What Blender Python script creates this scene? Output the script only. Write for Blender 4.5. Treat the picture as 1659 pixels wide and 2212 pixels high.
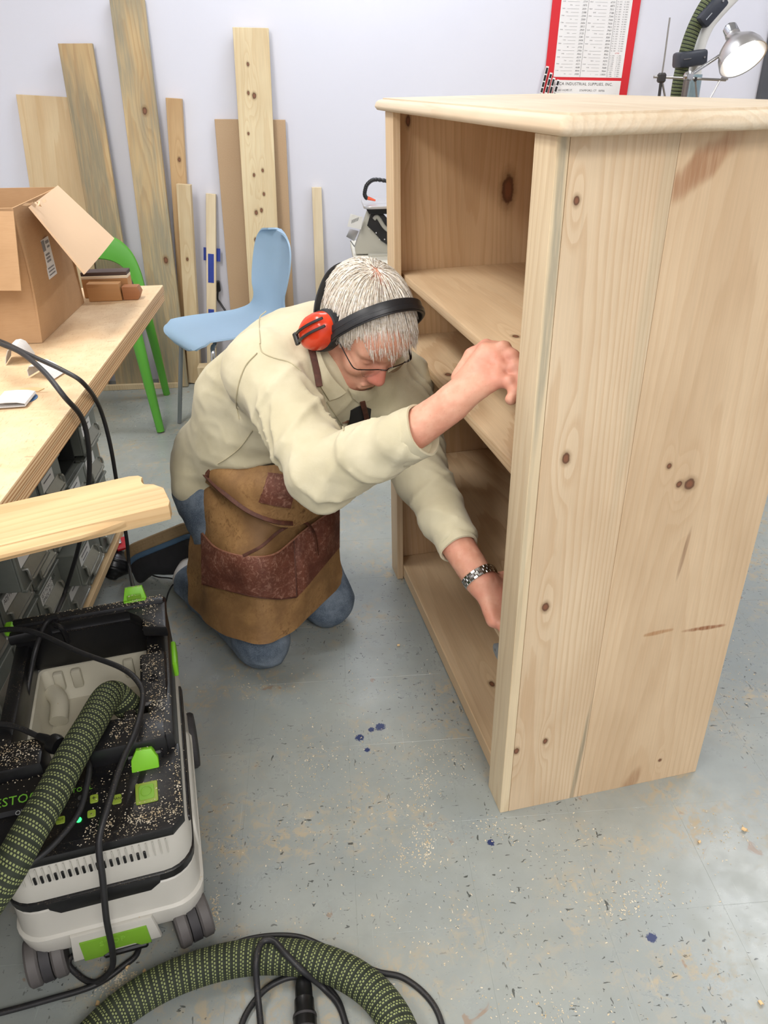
import bpy, bmesh, math, random
import numpy as np
from mathutils import Vector, Matrix

# ---------------------------------------------------------------- clear
for o in list(bpy.data.objects): bpy.data.objects.remove(o)
scene = bpy.context.scene
COL = scene.collection
rnd = random.Random(7)

# ---------------------------------------------------------------- camera (phone held at 1.36 m, looking down 29.6 deg)
CAM_H = 1.36
FPX, PITCH, YAW, ROLL = 1652.03, 0.516681, 0.065164, -0.020657
_fw = np.array([math.sin(YAW)*math.cos(PITCH), math.cos(YAW)*math.cos(PITCH), -math.sin(PITCH)])
_rt = np.array([math.cos(YAW), -math.sin(YAW), 0.0])
_up = np.cross(_rt, _fw)
_r2 = math.cos(ROLL)*_rt + math.sin(ROLL)*_up
_u2 = -math.sin(ROLL)*_rt + math.cos(ROLL)*_up
cd = bpy.data.cameras.new('camera'); cam = bpy.data.objects.new('camera', cd); COL.objects.link(cam)
cam.matrix_world = Matrix(((_r2[0], _u2[0], -_fw[0], 0), (_r2[1], _u2[1], -_fw[1], 0), (_r2[2], _u2[2], -_fw[2], CAM_H), (0, 0, 0, 1)))
cd.sensor_fit = 'HORIZONTAL'; cd.sensor_width = 36.0; cd.lens = FPX/1659.0*36.0
cd.clip_start = 0.02; cd.clip_end = 60
scene.camera = cam

# ---------------------------------------------------------------- world, lights, exposure
w = bpy.data.worlds.new('world'); scene.world = w; w.use_nodes = True
w.node_tree.nodes['Background'].inputs[0].default_value = (0.9, 0.95, 1.0, 1)
w.node_tree.nodes['Background'].inputs[1].default_value = 0.25
def ceiling_or_fill_lamp(x, y, sx, sy, power, col=(1, 0.97, 0.93), z=2.74):
    l = bpy.data.lights.new('ceiling_or_fill_lamp', 'AREA'); l.shape = 'RECTANGLE'; l.size = sx; l.size_y = sy
    l.energy = power; l.color = col
    o = bpy.data.objects.new('ceiling_or_fill_lamp', l); COL.objects.link(o); o.location = (x, y, z)
    return o
ceiling_or_fill_lamp(-0.95, 1.60, 0.45, 1.2, 44, (1, 0.97, 0.93))
ceiling_or_fill_lamp(0.20, 3.45, 1.2, 0.3, 28, (0.86, 0.92, 1.0))
ceiling_or_fill_lamp(2.2, 2.3, 0.3, 1.2, 34, (0.95, 0.97, 1.0))  # unseen fill light added on the right
ceiling_or_fill_lamp(0.7, -1.5, 0.9, 1.6, 84, (1, 0.97, 0.93))  # unseen, behind the camera; enlarged as soft fill for the bookcase
ceiling_or_fill_lamp(-1.5, -0.6, 0.6, 2.0, 64, (1, 0.97, 0.93))  # unseen front-left fill, raised to brighten the bookcase shelves
scene.view_settings.view_transform = 'Standard'; scene.view_settings.look = 'None'
scene.view_settings.gamma = 1.0; scene.view_settings.use_curve_mapping = False
scene.view_settings.exposure = -0.22

# ---------------------------------------------------------------- measuring helpers: a ray of the survey camera to a point in the room
def ray(x, y): return _fw + _r2*(x-829.5)/FPX - _u2*(y-1106.0)/FPX
def at(x, y, d): return np.array([0, 0, CAM_H]) + d*ray(x, y)          # at distance d
def flr(x, y, z=0.0): r = ray(x, y); return at(x, y, (z-CAM_H)/r[2])     # at height z
def pY(x, y, v): return at(x, y, v/ray(x, y)[1])                         # on plane Y = v
def pX(x, y, v): return at(x, y, v/ray(x, y)[0])
V = lambda *a: np.array(a, float)
def nrm(v): v = np.asarray(v, float); return v/np.linalg.norm(v)

# ---------------------------------------------------------------- objects
WM = {}
def _mat4(loc=(0, 0, 0), ax=None):
    m = Matrix.Identity(4)
    if ax is not None:
        for c in range(3):
            for r in range(3): m[r][c] = float(ax[c][r])
    for r in range(3): m[r][3] = float(loc[r])
    return m
def link(o, parent=None, M=None):
    """M is the world matrix of the object"""
    COL.objects.link(o)
    M = M if M is not None else Matrix.Identity(4)
    WM[o.name] = M
    if parent is not None:
        o.parent = parent; o.matrix_basis = WM[parent.name].inverted() @ M
    else: o.matrix_basis = M
    return o
def tag(o, label, cat, group=None):
    o['label'] = label; o['category'] = cat
    if group: o['group'] = group
    return o
def thing(name, label, cat, loc=(0, 0, 0), ax=None, group=None):
    o = bpy.data.objects.new(name, None); o.empty_display_size = 0.05
    link(o, None, _mat4(loc, ax)); tag(o, label, cat, group); return o
def rotz(a): return [(math.cos(a), math.sin(a), 0), (-math.sin(a), math.cos(a), 0), (0, 0, 1)]
def smooth_angle(me, deg=35):
    bm = bmesh.new(); bm.from_mesh(me)
    lim = math.radians(deg)
    for f in bm.faces: f.smooth = True
    for e in bm.edges:
        if len(e.link_faces) == 2: e.smooth = e.calc_face_angle(0) < lim
        else: e.smooth = False
    bm.to_mesh(me); bm.free()

class MB:
    """collects shapes for ONE mesh"""
    def __init__(s): s.v = []; s.f = []; s.mi = []; s.uv = None; s.cm = 0
    def add(s, vs, fs, m=None):
        o = len(s.v); s.v.extend([tuple(map(float, p)) for p in vs])
        for f in fs: s.f.append([i+o for i in f]); s.mi.append(s.cm if m is None else m)
        return s
    def box(s, c, d, ax=None, bev=0.0, m=None, seg=1):
        bm = bmesh.new(); bmesh.ops.create_cube(bm, size=1)
        for v in bm.verts: v.co = Vector((v.co.x*d[0], v.co.y*d[1], v.co.z*d[2]))
        if bev: bmesh.ops.bevel(bm, geom=bm.edges[:], offset=bev, segments=seg, affect='EDGES', profile=0.5)
        A = np.array(ax if ax is not None else np.eye(3), float)
        vs = [np.asarray(c)+v.co.x*A[0]+v.co.y*A[1]+v.co.z*A[2] for v in bm.verts]
        bm.verts.index_update(); s.add(vs, [[v.index for v in f.verts] for f in bm.faces], m); bm.free(); return s
    def prism(s, poly, h, o=(0, 0, 0), ax=None, m=None, bev=0.0, seg=2, taper=1.0):
        """poly in (a,b) extruded along c from 0 to h; ax = rows for a,b,c"""
        A = np.array(ax if ax is not None else np.eye(3), float); o = np.asarray(o, float)
        bm = bmesh.new()
        cx = sum(p[0] for p in poly)/len(poly); cy = sum(p[1] for p in poly)/len(poly)
        lo = [bm.verts.new((p[0], p[1], 0)) for p in poly]
        hi = [bm.verts.new((cx+(p[0]-cx)*taper, cy+(p[1]-cy)*taper, h)) for p in poly]
        n = len(poly)
        bm.faces.new(lo[::-1]); bm.faces.new(hi)
        for i in range(n): bm.faces.new((lo[i], lo[(i+1) % n], hi[(i+1) % n], hi[i]))
        if bev:
            es = [e for e in bm.edges if (e.verts[0] in lo and e.verts[1] in lo) or (e.verts[0] in hi and e.verts[1] in hi)]
            bmesh.ops.bevel(bm, geom=es, offset=bev, segments=seg, affect='EDGES', profile=0.5)
        bmesh.ops.recalc_face_normals(bm, faces=bm.faces[:])
        bm.verts.index_update()
        s.add([o+v.co.x*A[0]+v.co.y*A[1]+v.co.z*A[2] for v in bm.verts], [[v.index for v in f.verts] for f in bm.faces], m); bm.free(); return s
    def lathe(s, prof, n=24, o=(0, 0, 0), ax=None, m=None, sx=1, sy=1, caps=True):
        A = np.array(ax if ax is not None else np.eye(3), float); o = np.asarray(o, float)
        vs = []; fs = []
        for r, z in prof:
            for k in range(n):
                t = 2*math.pi*k/n; vs.append(o+r*sx*math.cos(t)*A[0]+r*sy*math.sin(t)*A[1]+z*A[2])
        for j in range(len(prof)-1):
            for k in range(n): fs.append([j*n+k, j*n+(k+1) % n, (j+1)*n+(k+1) % n, (j+1)*n+k])
        if caps: fs.append(list(range(n))[::-1]); fs.append([(len(prof)-1)*n+k for k in range(n)])
        return s.add(vs, fs, m)
    def tube(s, pts, r, n=10, m=None, caps=True, flat=None, up0=None, closed=False):
        """r scalar or list; flat=(rx,ry) gives an elliptical / strap section"""
        P = np.asarray(pts, float); N = len(P)
        R = np.full(N, r) if np.isscalar(r) else np.asarray(r, float)
        T = np.gradient(P, axis=0)
        if closed: T = np.roll(P, -1, 0)-np.roll(P, 1, 0)
        T /= np.linalg.norm(T, axis=1)[:, None]+1e-12
        u = np.array(up0 if up0 is not None else ([0, 0, 1] if abs(T[0][2]) < .9 else [1, 0, 0]), float)
        vs = []; fs = []; L = 0; uvl = [0]
        for i in range(N):
            if up0 is not None and not np.isscalar(up0[0]): u = np.asarray(up0[i], float)
            u = u-T[i]*(u@T[i]); u /= np.linalg.norm(u)+1e-12
            b = np.cross(T[i], u)
            if i: L += np.linalg.norm(P[i]-P[i-1]); uvl.append(L)
            for k in range(n):
                t = 2*math.pi*k/n
                if flat is None: vs.append(P[i]+R[i]*(math.cos(t)*u+math.sin(t)*b))
                else:
                    c, q = math.cos(t), math.sin(t); e = 0.45
                    vs.append(P[i]+flat[0]*R[i]*math.copysign(abs(c)**e, c)*b+flat[1]*R[i]*math.copysign(abs(q)**e, q)*u)
        o = len(s.v)
        J = N if closed else N-1
        for i in range(J):
            i2 = (i+1) % N
            for k in range(n): fs.append([i*n+k, i*n+(k+1) % n, i2*n+(k+1) % n, i2*n+k])
        if caps and not closed: fs.append(list(range(n))[::-1]); fs.append([(N-1)*n+k for k in range(n)])
        s.add(vs, fs, m)
        if s.uv is None: s.uv = {}
        fo = len(s.f)-len(fs)
        for i in range(J):
            for k in range(n):
                a = uvl[i]; b2 = uvl[i+1] if i+1 < N else a+0.01
                s.uv[fo+i*n+k] = [(k/n, a), ((k+1)/n, a), ((k+1)/n, b2), (k/n, b2)]
        return s
    def grid(s, G, thick=0.0, m=None, wrap=False):
        """G[rows][cols] points -> sheet, thickened along its normals when thick"""
        G = np.asarray(G, float); a, b = G.shape[:2]
        du = np.gradient(G, axis=1); dv = np.gradient(G, axis=0); Nn = np.cross(du, dv); Nn /= np.linalg.norm(Nn, axis=2)[:, :, None]+1e-12
        vs = list(G.reshape(-1, 3)); fs = []
        for i in range(a-1):
            for j in range(b-1): fs.append([i*b+j, i*b+j+1, (i+1)*b+j+1, (i+1)*b+j])
        if thick:
            o = a*b; vs += list((G-Nn*thick).reshape(-1, 3))
            fs += [[o+k for k in f[::-1]] for f in fs]
            for i in range(a-1):
                fs.append([i*b, (i+1)*b, o+(i+1)*b, o+i*b]); fs.append([(i+1)*b+b-1, i*b+b-1, o+i*b+b-1, o+(i+1)*b+b-1])
            for j in range(b-1):
                fs.append([j+1, j, o+j, o+j+1]); fs.append([(a-1)*b+j, (a-1)*b+j+1, o+(a-1)*b+j+1, o+(a-1)*b+j])
        return s.add(vs, fs, m)
    def mesh(s, name='m', smooth=35):
        me = bpy.data.meshes.new(name); me.from_pydata(s.v, [], s.f)
        if any(s.mi): me.polygons.foreach_set('material_index', s.mi)
        if s.uv:
            ul = me.uv_layers.new(name='UVMap')
            for fi, q in s.uv.items():
                p = me.polygons[fi]
                for li, c in zip(p.loop_indices, q): ul.data[li].uv = c
        me.update()
        if smooth: smooth_angle(me, smooth)
        return me
    def build(s, name, mats, parent=None, M=None, smooth=35):
        me = s.mesh(name, smooth)
        for x in (mats if isinstance(mats, (list, tuple)) else [mats]): me.materials.append(x)
        o = bpy.data.objects.new(name, me)
        if parent is not None and M is None: M = WM[parent.name]
        link(o, parent, M); return o
def struct(o): o['kind'] = 'structure'; return o
def world_build(mb, name, mats, parent=None, smooth=35): return mb.build(name, mats, parent, Matrix.Identity(4), smooth)
def spline(pts, n=12, closed=False):
    P = np.asarray(pts, float); out = []
    N = len(P); rng = N if closed else N-1
    for i in range(rng):
        p0 = P[(i-1) % N] if closed or i else 2*P[0]-P[1]
        p1 = P[i]; p2 = P[(i+1) % N]
        p3 = P[(i+2) % N] if closed or i+2 < N else 2*P[-1]-P[-2]
        for k in range(n):
            t = k/n
            out.append(0.5*((2*p1)+(-p0+p2)*t+(2*p0-5*p1+4*p2-p3)*t*t+(-p0+3*p1-3*p2+p3)*t**3))
    if not closed: out.append(P[-1])
    return np.array(out)
def text_mesh(body, size, name='lettering', extrude=0.0, align='LEFT', space=1.0, line=1.0, shear=0.0):
    c = bpy.data.curves.new(name, 'FONT'); c.body = body; c.size = size; c.align_x = align; c.space_character = space; c.space_line = line
    c.extrude = extrude; c.shear = shear; c.resolution_u = 2
    o = bpy.data.objects.new('tmp', c); COL.objects.link(o)
    dg = bpy.context.evaluated_depsgraph_get(); me = bpy.data.meshes.new_from_object(o.evaluated_get(dg))
    bpy.data.objects.remove(o); bpy.data.curves.remove(c); me.name = name
    return me
def lettering(body, size, mat, parent, M, name='lettering', **k):
    me = text_mesh(body, size, name, **k); me.materials.clear(); me.materials.append(mat)
    o = bpy.data.objects.new(name, me); link(o, parent, M); return o

# ---------------------------------------------------------------- materials
def S(r, g, b):
    f = lambda c: (c/255/12.92) if c/255 <= 0.04045 else ((c/255+0.055)/1.055)**2.4
    return (f(r), f(g), f(b), 1.0)
class G:
    def __init__(s, name):
        s.m = bpy.data.materials.new(name); s.m.use_nodes = True; s.t = s.m.node_tree; s.b = s.t.nodes['Principled BSDF']
        s.tc = None
    def n(s, ty, **k):
        x = s.t.nodes.new(ty)
        for a, v in k.items(): setattr(x, a, v)
        return x
    def set(s, inp, v):
        if hasattr(v, 'is_output') or isinstance(v, bpy.types.NodeSocket): s.t.links.new(v, inp)
        elif v is not None: inp.default_value = v
    def obj(s):
        if not s.tc: s.tc = s.n('ShaderNodeTexCoord')
        return s.tc.outputs['Object']
    def uv(s):
        if not s.tc: s.tc = s.n('ShaderNodeTexCoord')
        return s.tc.outputs['UV']
    def pos(s): return s.n('ShaderNodeNewGeometry').outputs['Position']
    def ma(s, op, a, b=None, c=None, clamp=False):
        x = s.n('ShaderNodeMath', operation=op, use_clamp=clamp)
        s.set(x.inputs[0], a)
        if b is not None: s.set(x.inputs[1], b)
        if c is not None: s.set(x.inputs[2], c)
        return x.outputs[0]
    def xyz(s, v):
        x = s.n('ShaderNodeSeparateXYZ'); s.set(x.inputs[0], v); return x.outputs
    def comb(s, a, b, c):
        x = s.n('ShaderNodeCombineXYZ'); s.set(x.inputs[0], a); s.set(x.inputs[1], b); s.set(x.inputs[2], c); return x.outputs[0]
    def mp(s, v, scale=(1, 1, 1), loc=(0, 0, 0), rot=(0, 0, 0)):
        x = s.n('ShaderNodeMapping'); s.set(x.inputs[0], v); x.inputs['Scale'].default_value = scale; x.inputs['Location'].default_value = loc; x.inputs['Rotation'].default_value = rot
        return x.outputs[0]
    def noise(s, v, scale=5, detail=3, rough=0.5, dist=0.0):
        x = s.n('ShaderNodeTexNoise'); s.set(x.inputs['Vector'], v); x.inputs['Scale'].default_value = scale; x.inputs['Detail'].default_value = detail; x.inputs['Roughness'].default_value = rough; x.inputs['Distortion'].default_value = dist
        return x.outputs['Fac']
    def vor(s, v, scale=5, feat='F1', out='Distance'):
        x = s.n('ShaderNodeTexVoronoi', feature=feat); s.set(x.inputs['Vector'], v); x.inputs['Scale'].default_value = scale; return x.outputs[out]
    def mr(s, v, a, b, c=0.0, d=1.0, smooth=True):
        x = s.n('ShaderNodeMapRange', interpolation_type='SMOOTHSTEP' if smooth else 'LINEAR'); s.set(x.inputs[0], v)
        for i, q in enumerate((a, b, c, d)): x.inputs[i+1].default_value = q
        return x.outputs[0]
    def mix(s, f, a, b, mode='MIX'):
        x = s.n('ShaderNodeMix', data_type='RGBA', blend_type=mode); s.set(x.inputs[0], f); s.set(x.inputs[6], a); s.set(x.inputs[7], b); return x.outputs[2]
    def ramp(s, f, st):
        x = s.n('ShaderNodeValToRGB'); s.set(x.inputs[0], f); e = x.color_ramp.elements
        while len(e) > 1: e.remove(e[-1])
        e[0].position = st[0][0]; e[0].color = st[0][1]
        for p, c in st[1:]: q = e.new(p); q.color = c
        return x.outputs[0]
    def bump(s, hgt, strength=0.3, dist=0.002):
        x = s.n('ShaderNodeBump'); s.set(x.inputs['Height'], hgt); x.inputs['Strength'].default_value = strength; x.inputs['Distance'].default_value = dist
        s.t.links.new(x.outputs[0], s.b.inputs['Normal']); return x.outputs[0]
    def fin(s, col=None, rough=0.5, metal=0.0, spec=0.5, **k):
        s.set(s.b.inputs['Base Color'], col); s.set(s.b.inputs['Roughness'], rough); s.set(s.b.inputs['Metallic'], metal); s.set(s.b.inputs['Specular IOR Level'], spec)
        for a, v in k.items(): s.set(s.b.inputs[a.replace('_', ' ')], v)
        return s.m
def plain(name, c, rough=0.5, metal=0.0, var=0.06, scale=30, bump=0.0, spec=0.5, **k):
    g = G(name); nz = g.noise(g.obj(), scale, 4, 0.6)
    lo = tuple(x*(1-var) for x in c[:3])+(1,); hi = tuple(min(1, x*(1+var)) for x in c[:3])+(1,)
    col = g.mix(nz, lo, hi)
    if bump: g.bump(nz, bump, 0.002)
    return g.fin(col, rough, metal, spec, **k)
def wood(name, base, dark, axis=2, ca=0, freq=110, c0=(0.06, -0.12), tilt=(0.015, 0.03), contrast=0.55, stain=None, knots=(), blotch=None, rough=0.55, seed=0.0, kstretch=1.5, fine=0.10):
    """flat-sawn timber: growth rings around a tilted pith, so the faces show straight grain and cathedrals.
    axis = grain axis, ca = across-face axis (object coordinates); knots = (across, along, radius)"""
    g = G(name); P = g.obj(); x = g.xyz(P); gr = x[axis]; a = x[ca]; b = x[3-axis-ca]
    st = [1, 1, 1]; st[axis] = 0.10
    lowv = g.mp(P, tuple(st), (seed, seed*1.7, seed*.6))
    lown = g.noise(lowv, 9, 2, 0.5)
    a2 = g.ma('ADD', g.ma('SUBTRACT', a, c0[0]), g.ma('MULTIPLY', gr, tilt[0]))
    a2 = g.ma('ADD', a2, g.ma('MULTIPLY', g.ma('SUBTRACT', lown, 0.5), 0.05))
    b2 = g.ma('ADD', g.ma('SUBTRACT', b, c0[1]), g.ma('MULTIPLY', gr, tilt[1]))
    r = g.ma('SQRT', g.ma('ADD', g.ma('MULTIPLY', a2, a2), g.ma('MULTIPLY', b2, b2)))
    wob = g.noise(lowv, 30, 3, 0.55)
    ph = g.ma('ADD', g.ma('MULTIPLY', r, freq), g.ma('MULTIPLY', wob, 1.3))
    kd = []
    for (ka, kg, kr) in knots:
        da = g.ma('DIVIDE', g.ma('SUBTRACT', a, ka), kr); dg = g.ma('DIVIDE', g.ma('SUBTRACT', gr, kg), kr*kstretch)
        d = g.ma('SQRT', g.ma('ADD', g.ma('MULTIPLY', da, da), g.ma('MULTIPLY', dg, dg)))
        d = g.ma('ADD', d, g.ma('MULTIPLY', g.ma('SUBTRACT', g.noise(P, 90, 2), 0.5), 0.5))
        dl = g.ma('SQRT', g.ma('ADD', g.ma('MULTIPLY', da, da), g.ma('MULTIPLY', g.ma('MULTIPLY', dg, dg), 0.12)))
        ph = g.ma('ADD', ph, g.mr(dl, 0.6, 4.0, 1.7, 0.0)); kd.append(d)
    fr = g.ma('FRACT', ph)
    band = g.ramp(fr, [(0.0, (0, 0, 0, 1)), (0.45, (0.15,)*3+(1,)), (0.82, (1, 1, 1, 1)), (0.94, (0.9,)*3+(1,)), (1.0, (0, 0, 0, 1))])
    st2 = [260, 260, 260]; st2[axis] = 6
    fib = g.noise(g.mp(P, tuple(st2)), 1, 2, 0.6)
    col = g.mix(g.ma('MULTIPLY', band, contrast), base, dark)
    big = g.noise(g.mp(P, tuple(1 if i != axis else 0.35 for i in range(3)), (seed, 0, seed)), 7, 3, 0.5)
    col = g.mix(g.mr(big, 0.3, 0.75, 0, 0.45), col, tuple(c*0.82 for c in dark[:3])+(1,))
    if stain:
        sn = g.noise(g.mp(P, tuple(2 if i != axis else 0.25 for i in range(3)), (seed*3, 2, seed)), stain[1], 4, 0.65, 0.3)
        stk = g.noise(g.mp(P, tuple(130 if i != axis else 5 for i in range(3))), 1, 3, 0.7)
        f = g.ma('MULTIPLY', g.mr(sn, stain[2], stain[2]+0.16, 0, 1), g.mr(stk, 0.25, 0.65, 0.35, 1.0))
        col = g.mix(g.ma('MULTIPLY', f, stain[3]), col, stain[0])
    if blotch:      # (across, along, half width, half length, slope, colour, strength): one shaped stain or streak
        for (ba, bg, wa, wg, sl, bc, bs) in blotch:
            dg = g.ma('SUBTRACT', gr, bg)
            da = g.ma('DIVIDE', g.ma('SUBTRACT', g.ma('SUBTRACT', a, ba), g.ma('MULTIPLY', dg, sl)), wa)
            dg = g.ma('DIVIDE', dg, wg)
            da = g.ma('ADD', da, g.ma('MULTIPLY', g.ma('SUBTRACT', wob, 0.5), 1.6))
            d = g.ma('ADD', g.ma('MULTIPLY', da, da), g.ma('MULTIPLY', dg, dg))
            st3 = g.noise(g.mp(P, tuple(150 if i != axis else 9 for i in range(3))), 1, 3, 0.7)
            col = g.mix(g.ma('MULTIPLY', g.ma('MULTIPLY', g.mr(d, 1.25, 0.15), g.mr(st3, 0.25, 0.65, 0.50, 1.0)), bs), col, bc)
    for d in kd:
        col = g.mix(g.mr(d, 1.9, 0.7, 0, 0.75), col, tuple(c*0.55 for c in dark[:3])+(1,))
        col = g.mix(g.mr(d, 1.05, 0.75, 0, 0.9), col, S(96, 62, 44))
        col = g.mix(g.mr(d, 0.75, 0.35, 0, 0.8), col, S(140, 92, 66))
    col = g.mix(1.0, col, g.mix(fib, (1-fine*1.6,)*3+(1,), (1+fine*0.4,)*3+(1,)), 'MULTIPLY')
    g.bump(g.ma('ADD', g.ma('MULTIPLY', band, 0.5), fib), 0.10, 0.0006)
    return g.fin(col, rough, 0, 0.35)

# ================================================================ SETTING
def floor_mat():
    g = G('painted_floor'); P = g.pos()
    n1 = g.noise(P, 2.2, 4, 0.6); n2 = g.noise(g.mp(P, (1, 1, 1), (3, 1, 0)), 14, 5, 0.65)
    col = g.mix(g.mr(n1, 0.3, 0.7), S(143, 150, 149), S(163, 167, 161))
    col = g.mix(g.mr(n2, 0.35, 0.75, 0, 0.55), col, S(142, 147, 141))
    # ochre wood dust trodden in, in drifts with grain of their own
    d1 = g.noise(g.mp(P, (1, 1.4, 1), (7.3, 2.2, 0), (0, 0, 0.6)), 3.2, 3, 0.6)
    d2 = g.noise(g.mp(P, (1, 1, 1), (1.1, 5, 0)), 38, 5, 0.75, 0.6); d3 = g.noise(P, 220, 3, 0.7)
    dm = g.ma('MULTIPLY', g.mr(d1, 0.44, 0.66), g.mr(d2, 0.47, 0.62))
    dm = g.ma('ADD', dm, g.ma('MULTIPLY', g.mr(d1, 0.42, 0.7), g.mr(d3, 0.55, 0.68, 0, 0.7)), clamp=True)
    col = g.mix(g.ma('MULTIPLY', dm, 0.75), col, S(182, 164, 132))
    # rusty scuffs
    r1 = g.noise(g.mp(P, (1, 1, 1), (9, 9, 0)), 17, 4, 0.6, 1.0)
    col = g.mix(g.mr(r1, 0.67, 0.73, 0, 0.55), col, S(146, 112, 84))
    # paint worn through to black: short strokes in clusters
    c1 = g.noise(g.mp(P, (1, 1, 1), (4, 8, 0)), 2.6, 2, 0.5)
    s1 = g.noise(g.mp(P, (1.0, 2.4, 1), (2, 3, 0), (0, 0, 0.9)), 62, 2, 0.5, 0.8); s2 = g.noise(g.mp(P, (2.6, 1, 1), (5, 1, 0), (0, 0, 0.3)), 52, 2, 0.5, 0.8)
    bl = g.ma('MAXIMUM', g.mr(s1, 0.68, 0.71), g.mr(s2, 0.69, 0.72))
    bl = g.ma('MULTIPLY', bl, g.mr(c1, 0.37, 0.55))
    col = g.mix(g.ma('MULTIPLY', bl, 0.85), col, S(52, 55, 52))
    # pale scrape lines
    w1 = g.noise(g.mp(P, (18, 0.6, 1), (2, 2, 0), (0, 0, 1.1)), 9, 2, 0.5)
    col = g.mix(g.mr(w1, 0.71, 0.74, 0, 0.15), col, S(205, 212, 212))
    # chips of blue paint
    x = g.xyz(P)
    for bx, by, br in ((0.017, 1.315, 0.011), (0.068, 1.345, 0.013), (0.046, 1.338, 0.008), (0.032, 1.275, 0.007), (0.27, 1.005, 0.008), (0.52, 0.785, 0.010)):
        d = g.ma('SQRT', g.ma('ADD', g.ma('POWER', g.ma('SUBTRACT', x[0], bx), 2.0), g.ma('POWER', g.ma('SUBTRACT', x[1], by), 2.0)))
        d = g.ma('ADD', d, g.ma('MULTIPLY', g.ma('SUBTRACT', d3, 0.5), br*1.6))
        col = g.mix(g.mr(d, br, br*0.8), col, S(42, 54, 96))
    g.bump(g.ma('ADD', g.noise(P, 60, 5, 0.7), g.ma('MULTIPLY', bl, -2.0)), 0.10, 0.001)
    rough = g.ma('ADD', g.mr(n2, 0.3, 0.75, 0.26, 0.36), g.ma('MULTIPLY', dm, 0.3))
    return g.fin(col, rough, 0, 0.55)
FLOOR = floor_mat()
def wall_mat():
    g = G('wall_paint'); n = g.noise(g.pos(), 1.2, 3, 0.5); f = g.noise(g.pos(), 160, 3, 0.6)
    col = g.mix(n, S(216, 217, 228), S(226, 226, 233))
    g.bump(f, 0.08, 0.0008)
    return g.fin(col, 0.6, 0, 0.3)
WALL = wall_mat()
X0, X1, Y0, Y1, ZC = -2.7, 3.4, -2.4, 3.93, 2.8
fl = struct(MB().box(((X0+X1)/2, (Y0+Y1)/2, -0.0503), (X1-X0+0.4, Y1-Y0+0.4, 0.10)).build('floor', FLOOR))
# nine-inch floor tiles under the paint
TS = 0.2286
tm = MB().prism([(-TS/2+.00015, -TS/2+.00015), (TS/2-.00015, -TS/2+.00015), (TS/2-.00015, TS/2-.00015), (-TS/2+.00015, TS/2-.00015)], 0.0012, bev=0.0004, seg=1).mesh('floor_tile'); tm.materials.append(FLOOR)
for i in range(-7, 9):
    for j in range(-3, 13):
        cx, cy = -0.010+TS*(i+0.5), 1.062+TS*(j+0.5)
        if cy > Y1-TS/2: continue
        t = bpy.data.objects.new('floor_tile', tm); link(t, fl, _mat4((cx, cy, -0.0012+0.00012*((i*7+j*13) % 3-1))))
struct(MB().box(((X0+X1)/2, Y1+0.06, ZC/2), (X1-X0+0.4, 0.12, ZC)).build('wall_back', WALL))
struct(MB().box((X0-0.06, (Y0+Y1)/2, ZC/2), (0.12, Y1-Y0, ZC)).build('wall_left', WALL))
struct(MB().box((X1+0.06, (Y0+Y1)/2, ZC/2), (0.12, Y1-Y0, ZC)).build('wall_right', WALL))
struct(MB().box(((X0+X1)/2, Y0-0.06, ZC/2), (X1-X0+0.4, 0.12, ZC)).build('wall_front', WALL))
struct(MB().box(((X0+X1)/2, (Y0+Y1)/2, ZC+0.05), (X1-X0+0.4, Y1-Y0+0.4, 0.1)).build('ceiling', plain('ceiling_paint', S(232, 232, 230), 0.8)))
DKG = plain('dark_grey_paint', S(78, 80, 84), 0.5)
struct(MB().box((2.07, Y1-0.02, 1.15), (0.06, 0.04, 2.3), bev=0.004).build('trim_1', DKG))

# ================================================================ BOOKCASE
PINE = S(224, 201, 168); PINE_D = S(196, 160, 120)
BK = thing('bookcase', 'unfinished pine bookcase with open shelves and a moulded top', 'bookcase', (0.30330, 1.07393, 0), rotz(0.153731))
GREY_ST = S(152, 152, 138)
m_sideA = wood('pine_side_narrow', PINE, PINE_D, 2, 0, 165, (0.035, -0.10), (0.003, 0.012), 0.42, knots=((0.036, 1.211, .0048), (0.062, .824, .0070), (0.054, .531, .0070), (0.085, .19, .005), (0.024, .178, .0058)), seed=1.3,
                blotch=((0.166, 0.08, 0.006, 0.22, 0.05, S(138, 130, 108), 0.75), (0.168, 1.10, 0.013, 0.45, 0.02, S(190, 180, 152), 0.35)))
m_sideB = wood('pine_side_wide', S(221, 195, 160), S(198, 163, 124), 2, 0, 130, (0.31, -0.16), (0.003, 0.03), 0.30, knots=((0.298, .746, .0105), (0.278, .748, .006), (0.252, .786, .005), (0.363, .062, .004)), seed=4.1, kstretch=1.1,
                blotch=((0.215, 1.245, 0.034, 0.050, 0.95, S(158, 108, 72), 0.8), (0.398, 0.416, 0.045, 0.006, -2.0, S(142, 86, 50), 0.95), (0.292, 0.425, 0.030, 0.006, 1.5, S(168, 118, 72), 0.8), (0.315, .60, .005, .06, .08, S(120, 80, 55), .6), (0.300, 0.01, 0.02, 0.05, 0.3, S(150, 104, 66), 0.6)))
m_stile = wood('pine_stile', S(226, 207, 174), S(200, 172, 134), 2, 1, 130, (0.02, -0.04), (0.01, 0.01), 0.4, stain=(S(168, 160, 138), 3.0, 0.55, 0.5), seed=2.2)
m_stile2 = wood('pine_stile_far', S(226, 200, 164), S(202, 166, 124), 2, 1, 110, (0.9, 0.1), (0.01, 0.01), 0.35, seed=3.2)
m_stain = wood('pine_stile_edge', S(226, 207, 172), S(202, 174, 134), 2, 0, 130, (0.02, -0.04), (0.01, 0.01), 0.35, blotch=((0.010, 1.10, 0.0075, 0.30, 0.008, S(146, 142, 126), 0.7), (0.004, 0.60, 0.005, 0.25, 0.0, S(168, 160, 136), 0.4)), seed=2.2)
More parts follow.
